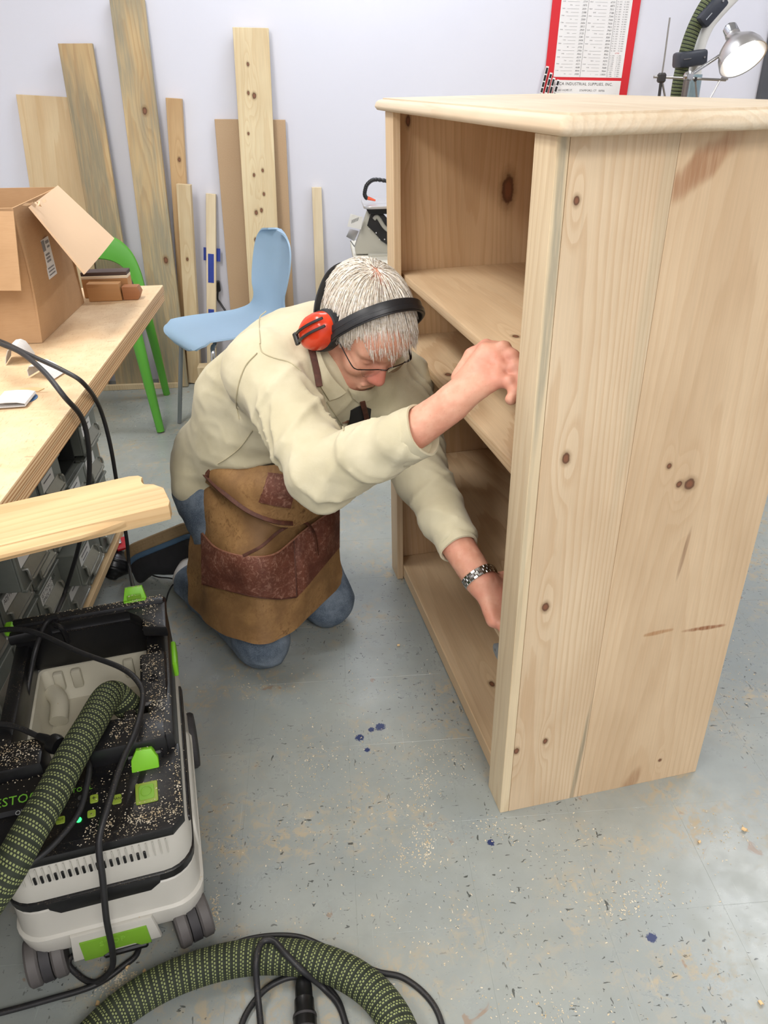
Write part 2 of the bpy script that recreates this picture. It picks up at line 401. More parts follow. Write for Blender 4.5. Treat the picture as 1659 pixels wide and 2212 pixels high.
m_shelf = wood('pine_shelf', S(226, 198, 160), S(198, 160, 120), 1, 0, 105, (0.16, -0.07), (0.006, 0.05), 0.55, knots=((0.06, 0.62, .008), (0.20, .44, .009), (0.31, .7, .007), (0.12, 0.30, .006)), seed=5.2)
m_shelf2 = wood('pine_shelf_plain', S(226, 198, 160), S(204, 168, 128), 1, 0, 130, (0.1, -0.2), (0.002, 0.01), 0.35, knots=((0.10, 0.33, .007), (0.18, .36, .007)), seed=6.2)
m_far = wood('pine_inside', S(222, 190, 150), S(198, 158, 116), 2, 0, 80, (0.25, 1.06), (0.03, 0.03), 0.42, knots=((0.312, 1.107, .017), (0.051, 1.269, .006)), seed=7.5, kstretch=2.2)
m_top = wood('pine_top', S(228, 212, 186), S(206, 178, 142), 1, 0, 70, (0.2, 1.22), (0.002, 0.02), 0.35, stain=(S(176, 172, 156), 2.5, 0.58, 0.5), seed=8.8)
m_back = wood('pine_back', S(206, 168, 124), S(180, 138, 94), 2, 1, 70, (0.4, .3), (0.01, 0.02), 0.4, seed=9.9)
def bp(name, lo, hi, m, bev=0.0012, seg=1):
    lo, hi = V(*lo), V(*hi); return MB().box((lo+hi)/2, hi-lo, bev=bev, seg=seg).build(name, m, BK)
H = 1.291
bp('side_board', (0.0194, 0, 0), (0.1776, 0.020, H), m_sideA, 0.0006)
bp('side_board', (0.1780, 0, 0), (0.462, 0.020, H), m_sideB, 0.0006)
bp('side_board', (0.0194, 0.950, 0), (0.452, 0.970, H), m_far)
st = MB().box((0.0095, 0.0365, H/2), (0.019, 0.073, H), bev=0.0012)
o = st.build('stile', [m_stile, m_stain], BK)
for p in o.data.polygons:
    if p.normal.y < -0.7: p.material_index = 1
bp('stile', (0, 0.897, 0), (0.019, 0.970, H), m_stile2)
for z, d, t, m in ((0.925, 0.028, 0.021, m_shelf2), (0.754, 0.030, 0.025, m_shelf), (0.390, 0.022, 0.021, m_shelf)):
    bp('shelf', (d, 0.0204, z-t), (0.4504, 0.9496, z), m, 0.003, 2)
bp('bottom_shelf', (0.0195, 0.0204, 0.006), (0.4504, 0.9496, 0.048), m_shelf2, 0.002)
for k in range(4):
    y0 = 0.021+k*0.2322; bp('back_board', (0.4508, y0, 0.0), (0.4618, y0+0.2318, H), m_back)
# moulded top: flat field, small step, rounded nose
def top_board():
    x0, x1, y0, y1 = -0.016, 0.476, -0.045, 1.020
    prof = [(0.014, 0.0), (0.004, 0.002), (0.0, 0.008), (0.0, 0.011), (0.0025, 0.018), (0.008, 0.0225), (0.016, 0.0242), (0.0165, 0.0268), (0.020, 0.0270)]
    ring = []
    def outline(i):
        r = 0.012; pts = []
        for cx, cy, a0 in ((x1-i-r, y1-i-r, 0), (x0+i+r, y1-i-r, 90), (x0+i+r, y0+i+r, 180), (x1-i-r, y0+i+r, 270)):
            for k in range(5):
                a = math.radians(a0+k*22.5); pts.append((cx+r*math.cos(a), cy+r*math.sin(a)))
        return pts
    mb = MB(); vs = []; fs = []
    for i, z in prof: vs += [(p[0], p[1], H+z) for p in outline(i)]
    n = 20
    for j in range(len(prof)-1):
        for k in range(n): fs.append([j*n+k, j*n+(k+1) % n, (j+1)*n+(k+1) % n, (j+1)*n+k])
    fs.append(list(range(n))[::-1]); fs.append([(len(prof)-1)*n+k for k in range(n)])
    mb.add(vs, fs); return mb.build('top_board', m_top, BK, smooth=50)
top_board()

# ================================================================ TIMBER LEANING ON THE BACK WALL
WT = dict(
 ply=wood('plywood_face', S(224, 200, 160), S(205, 168, 120), 2, 0, 26, (0.1, -0.10), (0.02, 0.05), 0.40, seed=11),
 st1=wood('stained_pine_a', S(206, 178, 132), S(170, 132, 88), 2, 0, 95, (0.03, -0.08), (0.01, 0.03), 0.45, stain=(S(132, 130, 112), 3.2, 0.42, 0.8), seed=12),
 st2=wood('stained_pine_b', S(214, 186, 138), S(178, 140, 92), 2, 0, 95, (-0.03, -0.07), (0.01, 0.03), 0.45, stain=(S(142, 142, 126), 2.6, 0.44, 0.85), knots=((0.02, 1.25, 0.011), (0.035, 0.62, 0.011)), seed=13),
 tan=wood('fir_tan', S(212, 178, 132), S(186, 146, 100), 2, 0, 120, (0.02, -0.1), (0.01, 0.02), 0.4, knots=((0.01, 1.05, 0.007),), seed=14),
 pale=wood('pale_pine', S(226, 206, 168), S(200, 168, 122), 2, 0, 120, (0.01, -0.1), (0.01, 0.02), 0.4, knots=((0.0, 0.62, 0.006),), seed=15),
 white=wood('white_pine', S(232, 214, 174), S(208, 176, 128), 2, 0, 90, (0.05, -0.09), (0.01, 0.02), 0.35, knots=((-0.02, 1.42, .006), (0.0, 1.30, .009), (-0.025, 1.31, .006), (-.035, 1.15, .005), (.02, 1.0, .006), (-.02, .98, .006), (.02, .9, .006), (-.02, .82, .008), (.005, .83, .007), (-.03, .7, .007)), seed=16),
 strip=wood('strip_pine', S(236, 220, 188), S(214, 186, 140), 2, 0, 120, (0.01, -0.1), (0.01, 0.02), 0.25, seed=17))
def mdf_mat():
    g = G('fibreboard'); a = g.noise(g.obj(), 260, 3, 0.7); b = g.noise(g.obj(), 4, 2, 0.5)
    return g.fin(g.mix(b, g.mix(a, S(172, 142, 108), S(196, 166, 132)), g.mix(a, S(184, 154, 120), S(202, 174, 140))), 0.75)
WT['mdf'] = mdf_mat()
def lean(name, m, TL, TR, BL, BR, thick, label, yb=None, back=0.0):
    """board from the pixels of its face corners: top against the wall, foot on the floor"""
    yt = Y1-thick-back-0.002
    tl, tr = pY(*TL, yt), pY(*TR, yt)
    bl, br = flr(*BL), flr(*BR)
    if yb is not None:
        bl = V(pY(*BL, yb)[0], yb, 0); br = V(pY(*BR, yb)[0], yb, 0)
    T, B = (tl+tr)/2, (bl+br)/2
    wv = nrm((tr-tl)+(br-bl)); z = nrm(T-B); nv = nrm(np.cross(z, wv)); xv = np.cross(nv, z)   # nv points to the wall
    width = (np.linalg.norm(tr-tl)+np.linalg.norm(br-bl))/2; L = np.linalg.norm(T-B)
    lift = 0.5*width*abs(xv[2])+thick*max(0, -nv[2])
    Mx = _mat4(B+V(0, 0, lift+0.001), (xv, nv, z))
    # keep clear of the wall
    top = B+z*L+nv*thick; dy = Y1-0.003-(top[1]+abs(xv[1])*width/2)
    Mx = Matrix.Translation((0, min(0, dy), 0)) @ Mx
    o = MB().box((0, thick/2, L/2), (width, thick, L), bev=0.0012).build(name, WT[m] if isinstance(m, str) else m, None, Mx)
    tag(o, label, 'board', 'boards leaning on the wall'); return o
lean('plywood_panel', 'ply', (40, 213), (158, 213), (128, 846), (240, 843), 0.018, 'wide pale plywood offcut with wavy grain, behind the cardboard box', back=0.0, yb=3.855)
lean('pine_board', 'st1', (128, 98), (196, 93), (249, 833), (315, 833), 0.022, 'grey-stained pine board leaning between the plywood panel and the tallest board', back=0.022, yb=3.80)
lean('pine_board', 'st2', (236, 2), (312, -2), (346, 838), (406, 836), 0.022, 'tallest leaning pine board, bluish streaks and two dark round knots')
lean('pine_board', 'tan', (358, 214), (392, 215), (398, 822), (426, 822), 0.030, 'narrow tan board standing right behind a shorter pale stud', back=0.0)
lean('pine_stud', 'pale', (382, 400), (409, 401), (406, 829), (435, 830), 0.032, 'short pale knotty stud between the tallest board and the taped strip', back=0.062)
tstrip = lean('pine_strip', 'strip', (445, 421), (466, 421), (448, 828), (467, 828), 0.022, 'thin whitish strip carrying blue masking tape')
lean('fibreboard_panel', 'mdf', (467, 262), (613, 260), (508, 818), (644, 815), 0.016, 'wide brown fibreboard panel behind a tall white pine board', back=0.0)
lean('pine_board', 'white', (506, 65), (577, 61), (548, 836), (618, 832), 0.026, 'tall creamy pine board with many small knots before the fibreboard panel', back=0.012)
lean('pine_strip', 'strip', (673, 406), (695, 406), (690, 816), (708, 815), 0.022, 'thin yellowish strip standing alone near the scroll saw')
# masking tape: a wrapped band and a flag on the strip
BLUE = plain('blue_tape', S(40, 62, 150), 0.6, var=0.12, scale=60)
Ts = WM[tstrip.name]
w_ = tstrip.dimensions.x if tstrip.dimensions.x else 0.05
hw = max(v.co.x for v in tstrip.data.vertices)
tp = thing('masking_tape', 'blue masking tape wrapped around a thin whitish strip', 'tape', Ts @ Vector((0, 0, 0.62)))
Lz = max(v.co.z for v in tstrip.data.vertices)
def tape(z0, z1, wid, y, name):
    MB().box((0, y, (z0+z1)/2), (wid, 0.0012, z1-z0)).build(name, BLUE, tp, Ts)
tape(0.50, 0.635, 0.028, -0.0008, 'front_tape')
tape(0.60, 0.66, 2*hw+0.035, 0.0232, 'back_tape')
tape(0.345, 0.372, 0.028, -0.0008, 'front_tape')
# batten on the floor in front of the feet
a, b = flr(214, 844), flr(386, 837)
L = np.linalg.norm(b-a); xv = nrm(b-a)
o = MB().box((L/2, 0, 0.0135), (L, 0.02, 0.026), bev=0.001).build('floor_batten', WT['pale'], None, _mat4(a+V(0, 0.004, 0), (xv, np.cross((0, 0, 1), xv), (0, 0, 1))))
tag(o, 'pale wooden batten lying on the floor at the feet of the boards', 'batten')

# ================================================================ WORKBENCH
BZ, BXE, BYE = 0.87, -0.458, 2.20
def bench_top_mat():
    g = G('worn_plywood_top'); P = g.obj(); x = g.xyz(P)
    n = g.noise(g.mp(P, (1, 1, 1)), 14, 5, 0.65, 0.6); f = g.noise(g.mp(P, (260, 60, 200), (0, 0, 0), (0, 0, 0.5)), 1, 3, 0.7); b = g.noise(P, 3, 3, 0.5)
    top = g.mix(g.mr(n, 0.3, 0.7), S(214, 182, 142), S(228, 202, 164))
    top = g.mix(g.mr(f, 0.55, 0.7, 0, 0.5), top, S(176, 134, 94)); top = g.mix(g.mr(b, 0.5, 0.75, 0, 0.35), top, S(200, 160, 118))
    ln = g.noise(g.mp(P, (3, 22, 1), (0, 3, 0), (0, 0, 0.12)), 5, 2, 0.5)
    top = g.mix(g.mr(ln, 0.7, 0.74, 0, 0.5), top, S(150, 108, 72))
    # plies on the edge
    s = g.ma('FRACT', g.ma('ADD', g.ma('MULTIPLY', x[2], 190), g.ma('MULTIPLY', g.noise(g.mp(P, (1, 1, 30)), 3, 2), 0.7)))
    edge = g.ramp(s, [(0, S(222, 190, 146)), (0.45, S(232, 204, 162)), (0.55, S(176, 128, 84)), (0.95, S(190, 142, 98)), (1.0, S(226, 194, 150))])
    nz = g.xyz(g.n('ShaderNodeNewGeometry').outputs['Normal'])[2]
    g.bump(n, 0.1, 0.001)
    return g.fin(g.mix(g.mr(nz, 0.5, 0.8), edge, top), 0.55, 0, 0.35)
BT = bench_top_mat()
BENCH = thing('workbench', 'workbench with a worn plywood top and layered edge', 'workbench', (-1.1, 1.2, 0))
W1 = Matrix.Identity(4)
MB().box(((BXE-1.62)/2, (0.05+BYE)/2, BZ-0.011), (BXE+1.62, BYE-0.05, 0.022), bev=0.0025, seg=2).build('top_sheet', BT, BENCH, W1)
MB().box(((BXE-1.62)/2-0.002, (0.05+BYE)/2-0.002, BZ-0.033), (BXE+1.62, BYE-0.05, 0.021), bev=0.001).build('under_sheet', BT, BENCH, W1)
m_frame = wood('bench_fir', S(206, 166, 118), S(178, 132, 86), 2, 0, 110, (0.02, -0.1), (0.01, 0.02), 0.4, seed=21)
m_base = wood('bench_base_ply', S(224, 194, 148), S(198, 156, 108), 1, 0, 110, (0.02, -0.1), (0.01, 0.02), 0.3, seed=22)
MB().box((-1.09, BYE-0.035, 0.4725), (0.735, 0.022, 0.705), bev=0.001).build('end_panel', m_frame, BENCH, W1)
MB().box((-1.09, 0.16, 0.4725), (0.735, 0.022, 0.705), bev=0.001).build('end_panel', m_frame, BENCH, W1)
MB().box((-1.085, 1.17, 0.108), (0.77, 2.05, 0.022), bev=0.001).build('base_shelf', m_base, BENCH, W1)
MB().box((-1.45, 1.17, 0.4725), (0.02, 1.98, 0.7)).build('back_panel', m_frame, BENCH, W1)
for y in (0.3, 2.0):
    for x in (-0.86, -1.38): MB().box((x, y, 0.0485), (0.09, 0.09, 0.097), bev=0.004).build('foot_block', m_frame, BENCH, W1)
# ---- steel drawer unit
STEEL = plain('grey_green_steel', S(126, 130, 122), 0.45, 0.25, 0.14, 25, bump=0.05)
STEEL_D = plain('dark_steel', S(58, 60, 58), 0.5, 0.3, 0.15, 20)
STEEL_E = plain('worn_steel_edge', S(160, 160, 150), 0.35, 0.6, 0.15, 50)
BLACKM = plain('black_gloss_plastic', S(22, 22, 24), 0.32, 0, 0.2, 40)
CARD = plain('label_card', S(232, 232, 228), 0.6, var=0.03)
INK = plain('black_ink', S(24, 24, 26), 0.6, var=0.02)
FXP = -0.722
DU = thing('drawer_unit', 'grey steel unit of small labelled drawers under the workbench', 'drawer unit', (-1.05, 1.2, 0.119))
DP, DR = 0.165, 0.107
def sub(mb, name, m, par, M): return mb.build(name, m, par, M)
zb0 = 0.127
unit = MB()
unit.box((-1.43, 1.265, zb0+0.325), (0.012, 1.80, 0.648))
for i in range(12): unit.box((FXP-0.36, 2.155-DP*i+(-0.0005), zb0+0.325), (0.70, 0.004, 0.648))
for r in range(7): unit.box((FXP-0.36, 1.265, zb0+DR*r-0.001), (0.70, 1.80, 0.004))
unit.build('carcass', STEEL_D, DU, W1)
AXF = [(0, 1, 0), (0, 0, 1), (1, 0, 0)]   # a = along bench, b = up, c = out of the front
def drawer_meshes():
    w, h = DP-0.012, DR-0.010
    f = MB(); f.box((-0.17, 0, h/2), (0.34, w, h-0.004), bev=0.002); f.box((0.003, 0, h/2), (0.006, w, h), bev=0.002)
    f.box((0.008, 0, h-0.004), (0.010, w, 0.008), bev=0.0015); f.box((0.008, 0, 0.004), (0.010, w, 0.008), bev=0.0015)
    lb = MB().box((0.0066, -0.020, h*0.72), (0.0012, 0.082, 0.036))
    hd = MB()
    pts = spline([(0.006, -0.055, h*0.45), (0.016, -0.053, h*0.44), (0.017, -0.05, h*0.18), (0.017, 0.0, h*0.16), (0.017, 0.05, h*0.18), (0.016, 0.053, h*0.44), (0.006, 0.055, h*0.45)], 5)
    hd.tube(pts, 0.0035, 8); hd.box((0.011, 0, h*0.36), (0.004, 0.098, 0.030), [(0.9, 0, 0.43), (0, 1, 0), (-0.43, 0, 0.9)], bev=0.001)
    return f.mesh('drawer_front'), lb.mesh('label_card'), hd.mesh('pull_handle')
dm, lm, hm = drawer_meshes()
dm.materials.append(STEEL); lm.materials.append(CARD); hm.materials.append(STEEL_E)
texts = {(5-1, 2): 'ADJ PLIERS', (3, 1): 'SET FORSTNER\nSPADE BITS'}
scr = rnd
for c in range(9):
    for r in range(6):
        cy = 2.155-DP*(c+0.5); zz = zb0+DR*r+0.004
        if (c, r) == (1, 3): continue                       # one drawer is out: a dark hole
        out = {(2, 1): 0.05, (4, 3): 0.06, (0, 3): 0.012}.get((c, r), scr.uniform(0, 0.006))
        Mx = _mat4((FXP+out, cy, zz))
        d = bpy.data.objects.new('drawer', dm); link(d, DU, Mx)
        if scr.random() < 0.9:
            l = bpy.data.objects.new('label_card', lm); link(l, d, Mx)
            tx = texts.get((c, r))
            tm4 = _mat4((FXP+out+0.0076, cy-0.058, zz+0.068), AXF)
            if tx:
                lettering(tx, 0.015, INK, d, tm4, 'label_lettering', line=0.9)
            else:
                q = MB()
                for k in range(scr.choice((1, 2))):
                    q.box((0.035, -k*0.013+0.004, 0), (scr.uniform(0.035, 0.06), 0.0035, 0.0003))
                q.build('label_marks', plain('faded_ink', S(120, 120, 122), 0.7), d, tm4)
        hnd = bpy.data.objects.new('pull_handle', hm); link(hnd, d, Mx)

# ================================================================ THINGS ON THE BENCH
def card_mat():
    g = G('cardboard'); P = g.obj(); n = g.noise(P, 6, 4, 0.6); f = g.noise(g.mp(P, (40, 40, 700)), 1, 2, 0.5)
    c = g.mix(g.mr(n, 0.3, 0.7), S(172, 138, 102), S(186, 151, 114)); c = g.mix(g.mr(f, 0.4, 0.7, 0, 0.15), c, S(160, 120, 82))
    g.bump(g.noise(P, 25, 3), 0.15, 0.002); return g.fin(c, 0.8, 0, 0.2)
CB = card_mat(); CBL = plain('cardboard_pale', S(214, 184, 152), 0.8, 0, 0.05, 8, spec=0.2)
BX = thing('cardboard_box', 'open brown cardboard box with its flaps hanging out', 'box', (-0.81, 1.85, BZ))
bx0, bx1, by0, by1, bz1 = -1.03, -0.628, 1.682, 2.028, 1.146
t_ = 0.004
def wallq(p, name, thick=t_, m=CB, nu=6, wob=0.004, seed=0):
    """bent cardboard sheet from 4 corners"""
    p = [V(*q) for q in p]; rr = random.Random(seed); G_ = []
    nrmv = nrm(np.cross(p[1]-p[0], p[3]-p[0]))
    for i in range(nu+1):
        row = []
        for j in range(nu+1):
            u, v = j/nu, i/nu
            q = (1-v)*((1-u)*p[0]+u*p[1])+v*((1-u)*p[3]+u*p[2])
            row.append(q+nrmv*(wob*math.sin(u*3+seed)*math.sin(v*3.1)))
        G_.append(row)
    return MB().grid(G_, thick).build(name, m, BX, W1)
z0 = BZ+0.001
wallq([(bx1, by0, z0), (bx1, by1, z0), (bx1-0.004, by1+0.002, bz1), (bx1+0.006, by0, bz1)], 'side_wall', seed=1, wob=0.008)
wallq([(bx0, by0, z0), (bx1, by0, z0), (bx1+0.006, by0, bz1), (bx0, by0, bz1)], 'side_wall', seed=2, wob=0.006)
wallq([(bx1, by1, z0), (bx0, by1, z0), (bx0, by1, bz1+.004), (bx1-.004, by1+.002, bz1)], 'side_wall', seed=3)
wallq([(bx0, by1, z0), (bx0, by0, z0), (bx0, by0, bz1), (bx0, by1, bz1)], 'side_wall', seed=4)
MB().box(((bx0+bx1)/2, (by0+by1)/2, z0+0.003), (bx1-bx0-0.01, by1-by0-0.01, 0.004)).build('bottom', CB, BX, W1)
A = pY(60, 450, 1.70); B = pY(126, 404, 2.035); C = pY(247, 515, 2.00); D = pY(184, 591, 1.70)
wallq([A+V(0.005, 0, 0.004), D, C, B+V(0, 0, 0.004)], 'flap', m=CBL, seed=5, wob=0.005)
A = pY(-215, 455, 1.668); B = pY(29, 456, 1.668); C = pY(46, 628, 1.625); D = pY(-205, 628, 1.625)
wallq([A, D, C, B], 'flap', seed=6, wob=0.003)
# torn tape and paper at the flap corner
tm_ = MB(); rr = random.Random(4); o0 = pY(66, 448, 1.70)
for k in range(9):
    a = o0+V(rr.uniform(-.012, .02), rr.uniform(-.01, .05), rr.uniform(-.002, .012)); d = V(rr.uniform(-1, 1), rr.uniform(-1, 1), rr.uniform(-.3, 1)); e = V(rr.uniform(-1, 1), rr.uniform(-1, 1), rr.uniform(-1, 1))
    tm_.add([a, a+0.010*d, a+0.010*d+0.008*e, a+0.008*e], [[0, 1, 2, 3]])
tm_.build('torn_edge', CBL, BX, W1, smooth=0)
# address sticker on the right-hand side
lbM = _mat4((bx1+0.0075, 1.788, 0.985), [(0, 1, 0.04), (-0.03, -0.04, 1), (1, 0, 0)])
STK = plain('sticker_paper', S(216, 220, 224), 0.5, var=0.03)
stk = MB().box((0.028, 0.038, 0.0012), (0.056, 0.082, 0.0008)).build('address_sticker', STK, BX, lbM)
q = MB()
q.box((0.014, 0.066, 0.002), (0.018, 0.022, 0.0004)); q.box((0.040, 0.070, 0.002), (0.022, 0.006, 0.0004)); q.box((0.042, 0.060, 0.002), (0.016, 0.004, 0.0004))
for k, wd in enumerate((0.026, 0.026, 0.026)): q.box((0.026, 0.046-k*0.007, 0.002), (wd, 0.004, 0.0004))
for k in range(3): q.box((0.027, 0.018-k*0.007, 0.002), (0.04, 0.0025, 0.0004))
q.build('sticker_print', plain('grey_print', S(120, 124, 130), 0.6), stk, lbM)
# blocks
m_oak = wood('block_tan', S(200, 152, 102), S(168, 118, 74), 0, 2, 110, (0.88, 0), (0.01, 0.02), 0.4, seed=31)
m_red = wood('block_reddish', S(178, 122, 82), S(144, 92, 58), 0, 2, 130, (0.88, 0), (0.01, 0.02), 0.4, seed=32)
m_wal = wood('block_walnut', S(92, 74, 68), S(62, 48, 44), 0, 1, 120, (2.0, 0), (0.01, 0.02), 0.5, seed=33)
m_ply2 = wood('block_white', S(238, 222, 196), S(214, 184, 146), 0, 2, 120, (0.9, 0), (0.01, 0.02), 0.3, seed=34)
o = MB().prism([(-0.617, BZ+.0006), (-0.534, BZ+.0006), (-0.536, BZ+0.043), (-0.617, BZ+0.045)], 0.032, (0, 2.066, 0), [(1, 0, 0), (0, 0, 1), (0, -1, 0)], bev=0.001).build('wood_block', m_oak)
tag(o, 'tan rectangular wood block lying beside the cardboard box', 'wood block', 'offcuts on the bench')
o = MB().prism([(-0.531, BZ+.0006), (-0.494, BZ+.0006), (-0.486, BZ+0.018), (-0.492, BZ+0.033), (-0.531, BZ+0.034)], 0.034, (0, 2.072, 0), [(1, 0, 0), (0, 0, 1), (0, -1, 0)], bev=0.001).build('wood_block', m_red)
tag(o, 'small reddish wood block with a pointed end at the bench corner', 'wood block', 'offcuts on the bench')
lb_ = thing('laminated_offcut', 'standing offcut with a dark walnut top edge over a white layer', 'wood block', (-0.58, 2.10, BZ), group='offcuts on the bench')
MB().box((-0.580, 2.096, BZ+0.0245), (0.117, 0.044, 0.0475), bev=0.001).build('tan_layer', m_oak, lb_, W1)
MB().box((-0.580, 2.096, BZ+0.052), (0.117, 0.044, 0.007), bev=0.0005).build('white_layer', m_ply2, lb_, W1)
MB().box((-0.580, 2.098, BZ+0.0605), (0.117, 0.044, 0.0095), bev=0.001).build('walnut_layer', m_wal, lb_, W1)
# sandpaper
def grit_mat(name, c, bumpy=0.5):
    g = G(name); n = g.noise(g.obj(), 420, 3, 0.7); b = g.noise(g.mp(g.obj(), (4, 40, 20)), 6, 3, 0.6)
    g.bump(n, bumpy, 0.001)
    return g.fin(g.mix(g.mr(b, 0.35, 0.7, 0, 0.5), g.mix(n, tuple(x*0.8 for x in c[:3])+(1,), c), tuple(x*0.72 for x in c[:3])+(1,)), 0.75, 0, 0.25)
GRIT = grit_mat('pale_sandpaper', S(224, 222, 220)); GRIT_D = grit_mat('blue_grey_grit', S(92, 104, 118))
def curl(name, base, ax, L, prof, m, label, th=0.0012):
    G_ = []
    A_ = np.array(ax, float)
    for t in np.linspace(0, 1, 7):
        G_.append([np.asarray(base)+A_[0]*(t*L)+A_[1]*a+A_[2]*b for a, b in prof])
    o = MB().grid(G_, th).build(name, m); tag(o, label, 'sandpaper', 'sandpaper on the bench'); return o
b0 = flr(12, 788, BZ+0.0015)
arch = [(0.0, 0.002), (0.004, 0.016), (0.010, 0.028), (0.018, 0.034), (0.028, 0.035), (0.036, 0.030), (0.042, 0.018), (0.048, 0.002)]
curl('sandpaper_piece', b0, [nrm((-0.15, 1, 0)), nrm((1, 0.15, 0)), (0, 0, 1)], 0.055, arch, GRIT, 'white sandpaper folded into a little tunnel by the cardboard box')
b0 = flr(62, 815, BZ+0.0015)
curl('sandpaper_piece', b0, [nrm((0.25, 1, 0)), nrm((1, -0.35, 0)), (0, 0, 1)], 0.042, [(0.0, 0.002), (0.0, 0.014), (0.006, 0.022), (0.02, 0.024), (0.036, 0.018), (0.05, 0.008), (0.058, 0.002)], GRIT, 'small grey sandpaper piece bent flat next to the black cables')
b0 = flr(-12, 884, BZ+0.002)
curl('sandpaper_sheet', b0, [nrm((-0.03, 1, 0)), nrm((1, 0.06, 0)), (0, 0, 1)], 0.062, [(0, 0.010), (0.02, 0.011), (0.04, 0.010), (0.052, 0.007), (0.0535, 0.0035), (0.052, 0.0015), (0.03, 0.0012), (0.0, 0.0012)], GRIT, 'folded off-white sandpaper sheet on top of a blue disc', 0.0010)
c0 = flr(46, 862, BZ)
o = MB().lathe([(0.0, 0.0), (0.028, 0.0), (0.028, 0.0008), (0.0, 0.0008)], 32, c0+V(0, 0, 0.0003), caps=False).build('sanding_disc', plain('blue_disc', S(70, 104, 142), 0.6))
tag(o, 'round blue sanding disc under the folded sandpaper sheet', 'sanding disc')
c0 = flr(66, 843, BZ)
o = MB().prism([(-0.02, -0.008), (0.018, -0.01), (0.024, 0.004), (0.004, 0.012), (-0.02, 0.010)], 0.0012, c0+V(0, 0, 0.0004)).build('wood_shaving', plain('shaving_tan', S(222, 186, 136), 0.7))
tag(o, 'flat tan wood shaving beside the sanding disc', 'shaving')

# ---- profiled board lying on the bench, end sticking out past the edge
m_prof = wood('profiled_pine', S(222, 190, 142), S(198, 156, 106), 0, 1, 120, (0.0, -0.1), (0.01, 0.02), 0.45, knots=((0.045, -0.075, 0.003),), seed=41)
p1, p2 = flr(297, 1023, BZ+0.022), flr(345, 1095, BZ+0.022); p3 = flr(0, 1088, BZ+0.022)
ux = nrm(p1-p3); vy = np.cross((0, 0, 1), ux)
wd = abs((p2-p1)@vy); Lb = 0.62
# local: x along (0 at the end), y across (0 far edge, negative towards the viewer)
ww = wd
outl = [(-Lb, 0), (-0.012, 0), (0.000, -0.004), (0.004, -0.012)]
for k in range(7):
    a = math.radians(80-k*33); outl.append((0.007-0.009*math.cos(math.radians(-60+k*20)), -0.027+0.0115*math.cos(math.radians(k*30))))
outl += [(0.012, -0.040), (0.022, -0.058), (0.0205, -ww+0.012), (0.016, -ww), (-0.012, -ww), (-Lb, -ww)]
pb = MB().prism(outl, 0.021, (0, 0, 0.0003), None, bev=0.0015, seg=2)
# routed bead along the near edge, running out near the end
PBO = p1-V(0, 0, 0.022)
PB = thing('profiled_board', 'pine board with a routed edge and scooped end, jutting off the bench', 'board', PBO, (ux, vy, (0, 0, 1)))
pb.build('plank', m_prof, PB)
G_ = []
for t in np.linspace(0, 1, 22):
    xx = -Lb+t*(Lb-0.040); k = 1 if t < 0.93 else max(0.02, 1-(t-0.93)/0.07)
    G_.append([(xx, -ww-0.0005-0.006*k, 0.006), (xx, -ww-0.0005-0.010*k, 0.010), (xx, -ww-0.010*k, 0.014), (xx, -ww+0.004-0.008*k, 0.0185), (xx, -ww+0.006, 0.0216), (xx, -ww+0.010, 0.0222), (xx, -ww+0.012, 0.0212)])
MB().grid(G_, -0.002).build('routed_edge', m_prof, PB)

# ================================================================ CHAIRS
GREEN = plain('green_plastic', S(84, 158, 52), 0.38, 0, 0.05, 12)
fr_, rr_ = flr(352, 930), flr(356, 850)
cf = thing('green_chair', 'green plastic chair with an arched back, half hidden by the bench', 'chair', (-1.02, 3.42, 0), rotz(math.radians(7)))
def bool_cut(o, cutters):
    for c in cutters:
        md = o.modifiers.new('cut', 'BOOLEAN'); md.operation = 'DIFFERENCE'; md.object = c; md.solver = 'EXACT'
    dg = bpy.context.evaluated_depsgraph_get(); dg.update()
    me = bpy.data.meshes.new_from_object(o.evaluated_get(dg)); o.modifiers.clear(); o.data = me
    for c in cutters: bpy.data.objects.remove(c)
    smooth_angle(o.data, 35)
seat_poly = []
for k in range(32):
    t = 2*math.pi*k/32; c, s_ = math.cos(t), math.sin(t)
    seat_poly.append((0.205*math.copysign(abs(c)**0.55, c)*(1.0+0.10*(-s_)*0.5), 0.20*math.copysign(abs(s_)**0.6, s_)))
MB().prism(seat_poly, 0.036, (0, -0.01, 0.425), bev=0.014, seg=3).build('seat', GREEN, cf)
def leg(top, foot, r0, r1, mat, par, n=12, name='leg'):
    return MB().tube([top, (V(*top)+V(*foot))/2, foot], [r0, (r0+r1)/2, r1], n).build(name, mat, par)
for sx in (-1, 1):
    leg((sx*0.170, -0.150, 0.435), (sx*0.212, -0.235, 0.004), 0.026, 0.017, GREEN, cf)
    MB().tube(spline([(sx*0.216, 0.245, 0.004), (sx*0.204, 0.20, 0.25), (sx*0.192, 0.172, 0.44), (sx*0.186, 0.185, 0.54)], 6), [0.017+0.009*i/18 for i in range(19)], 12).build('leg', GREEN, cf)
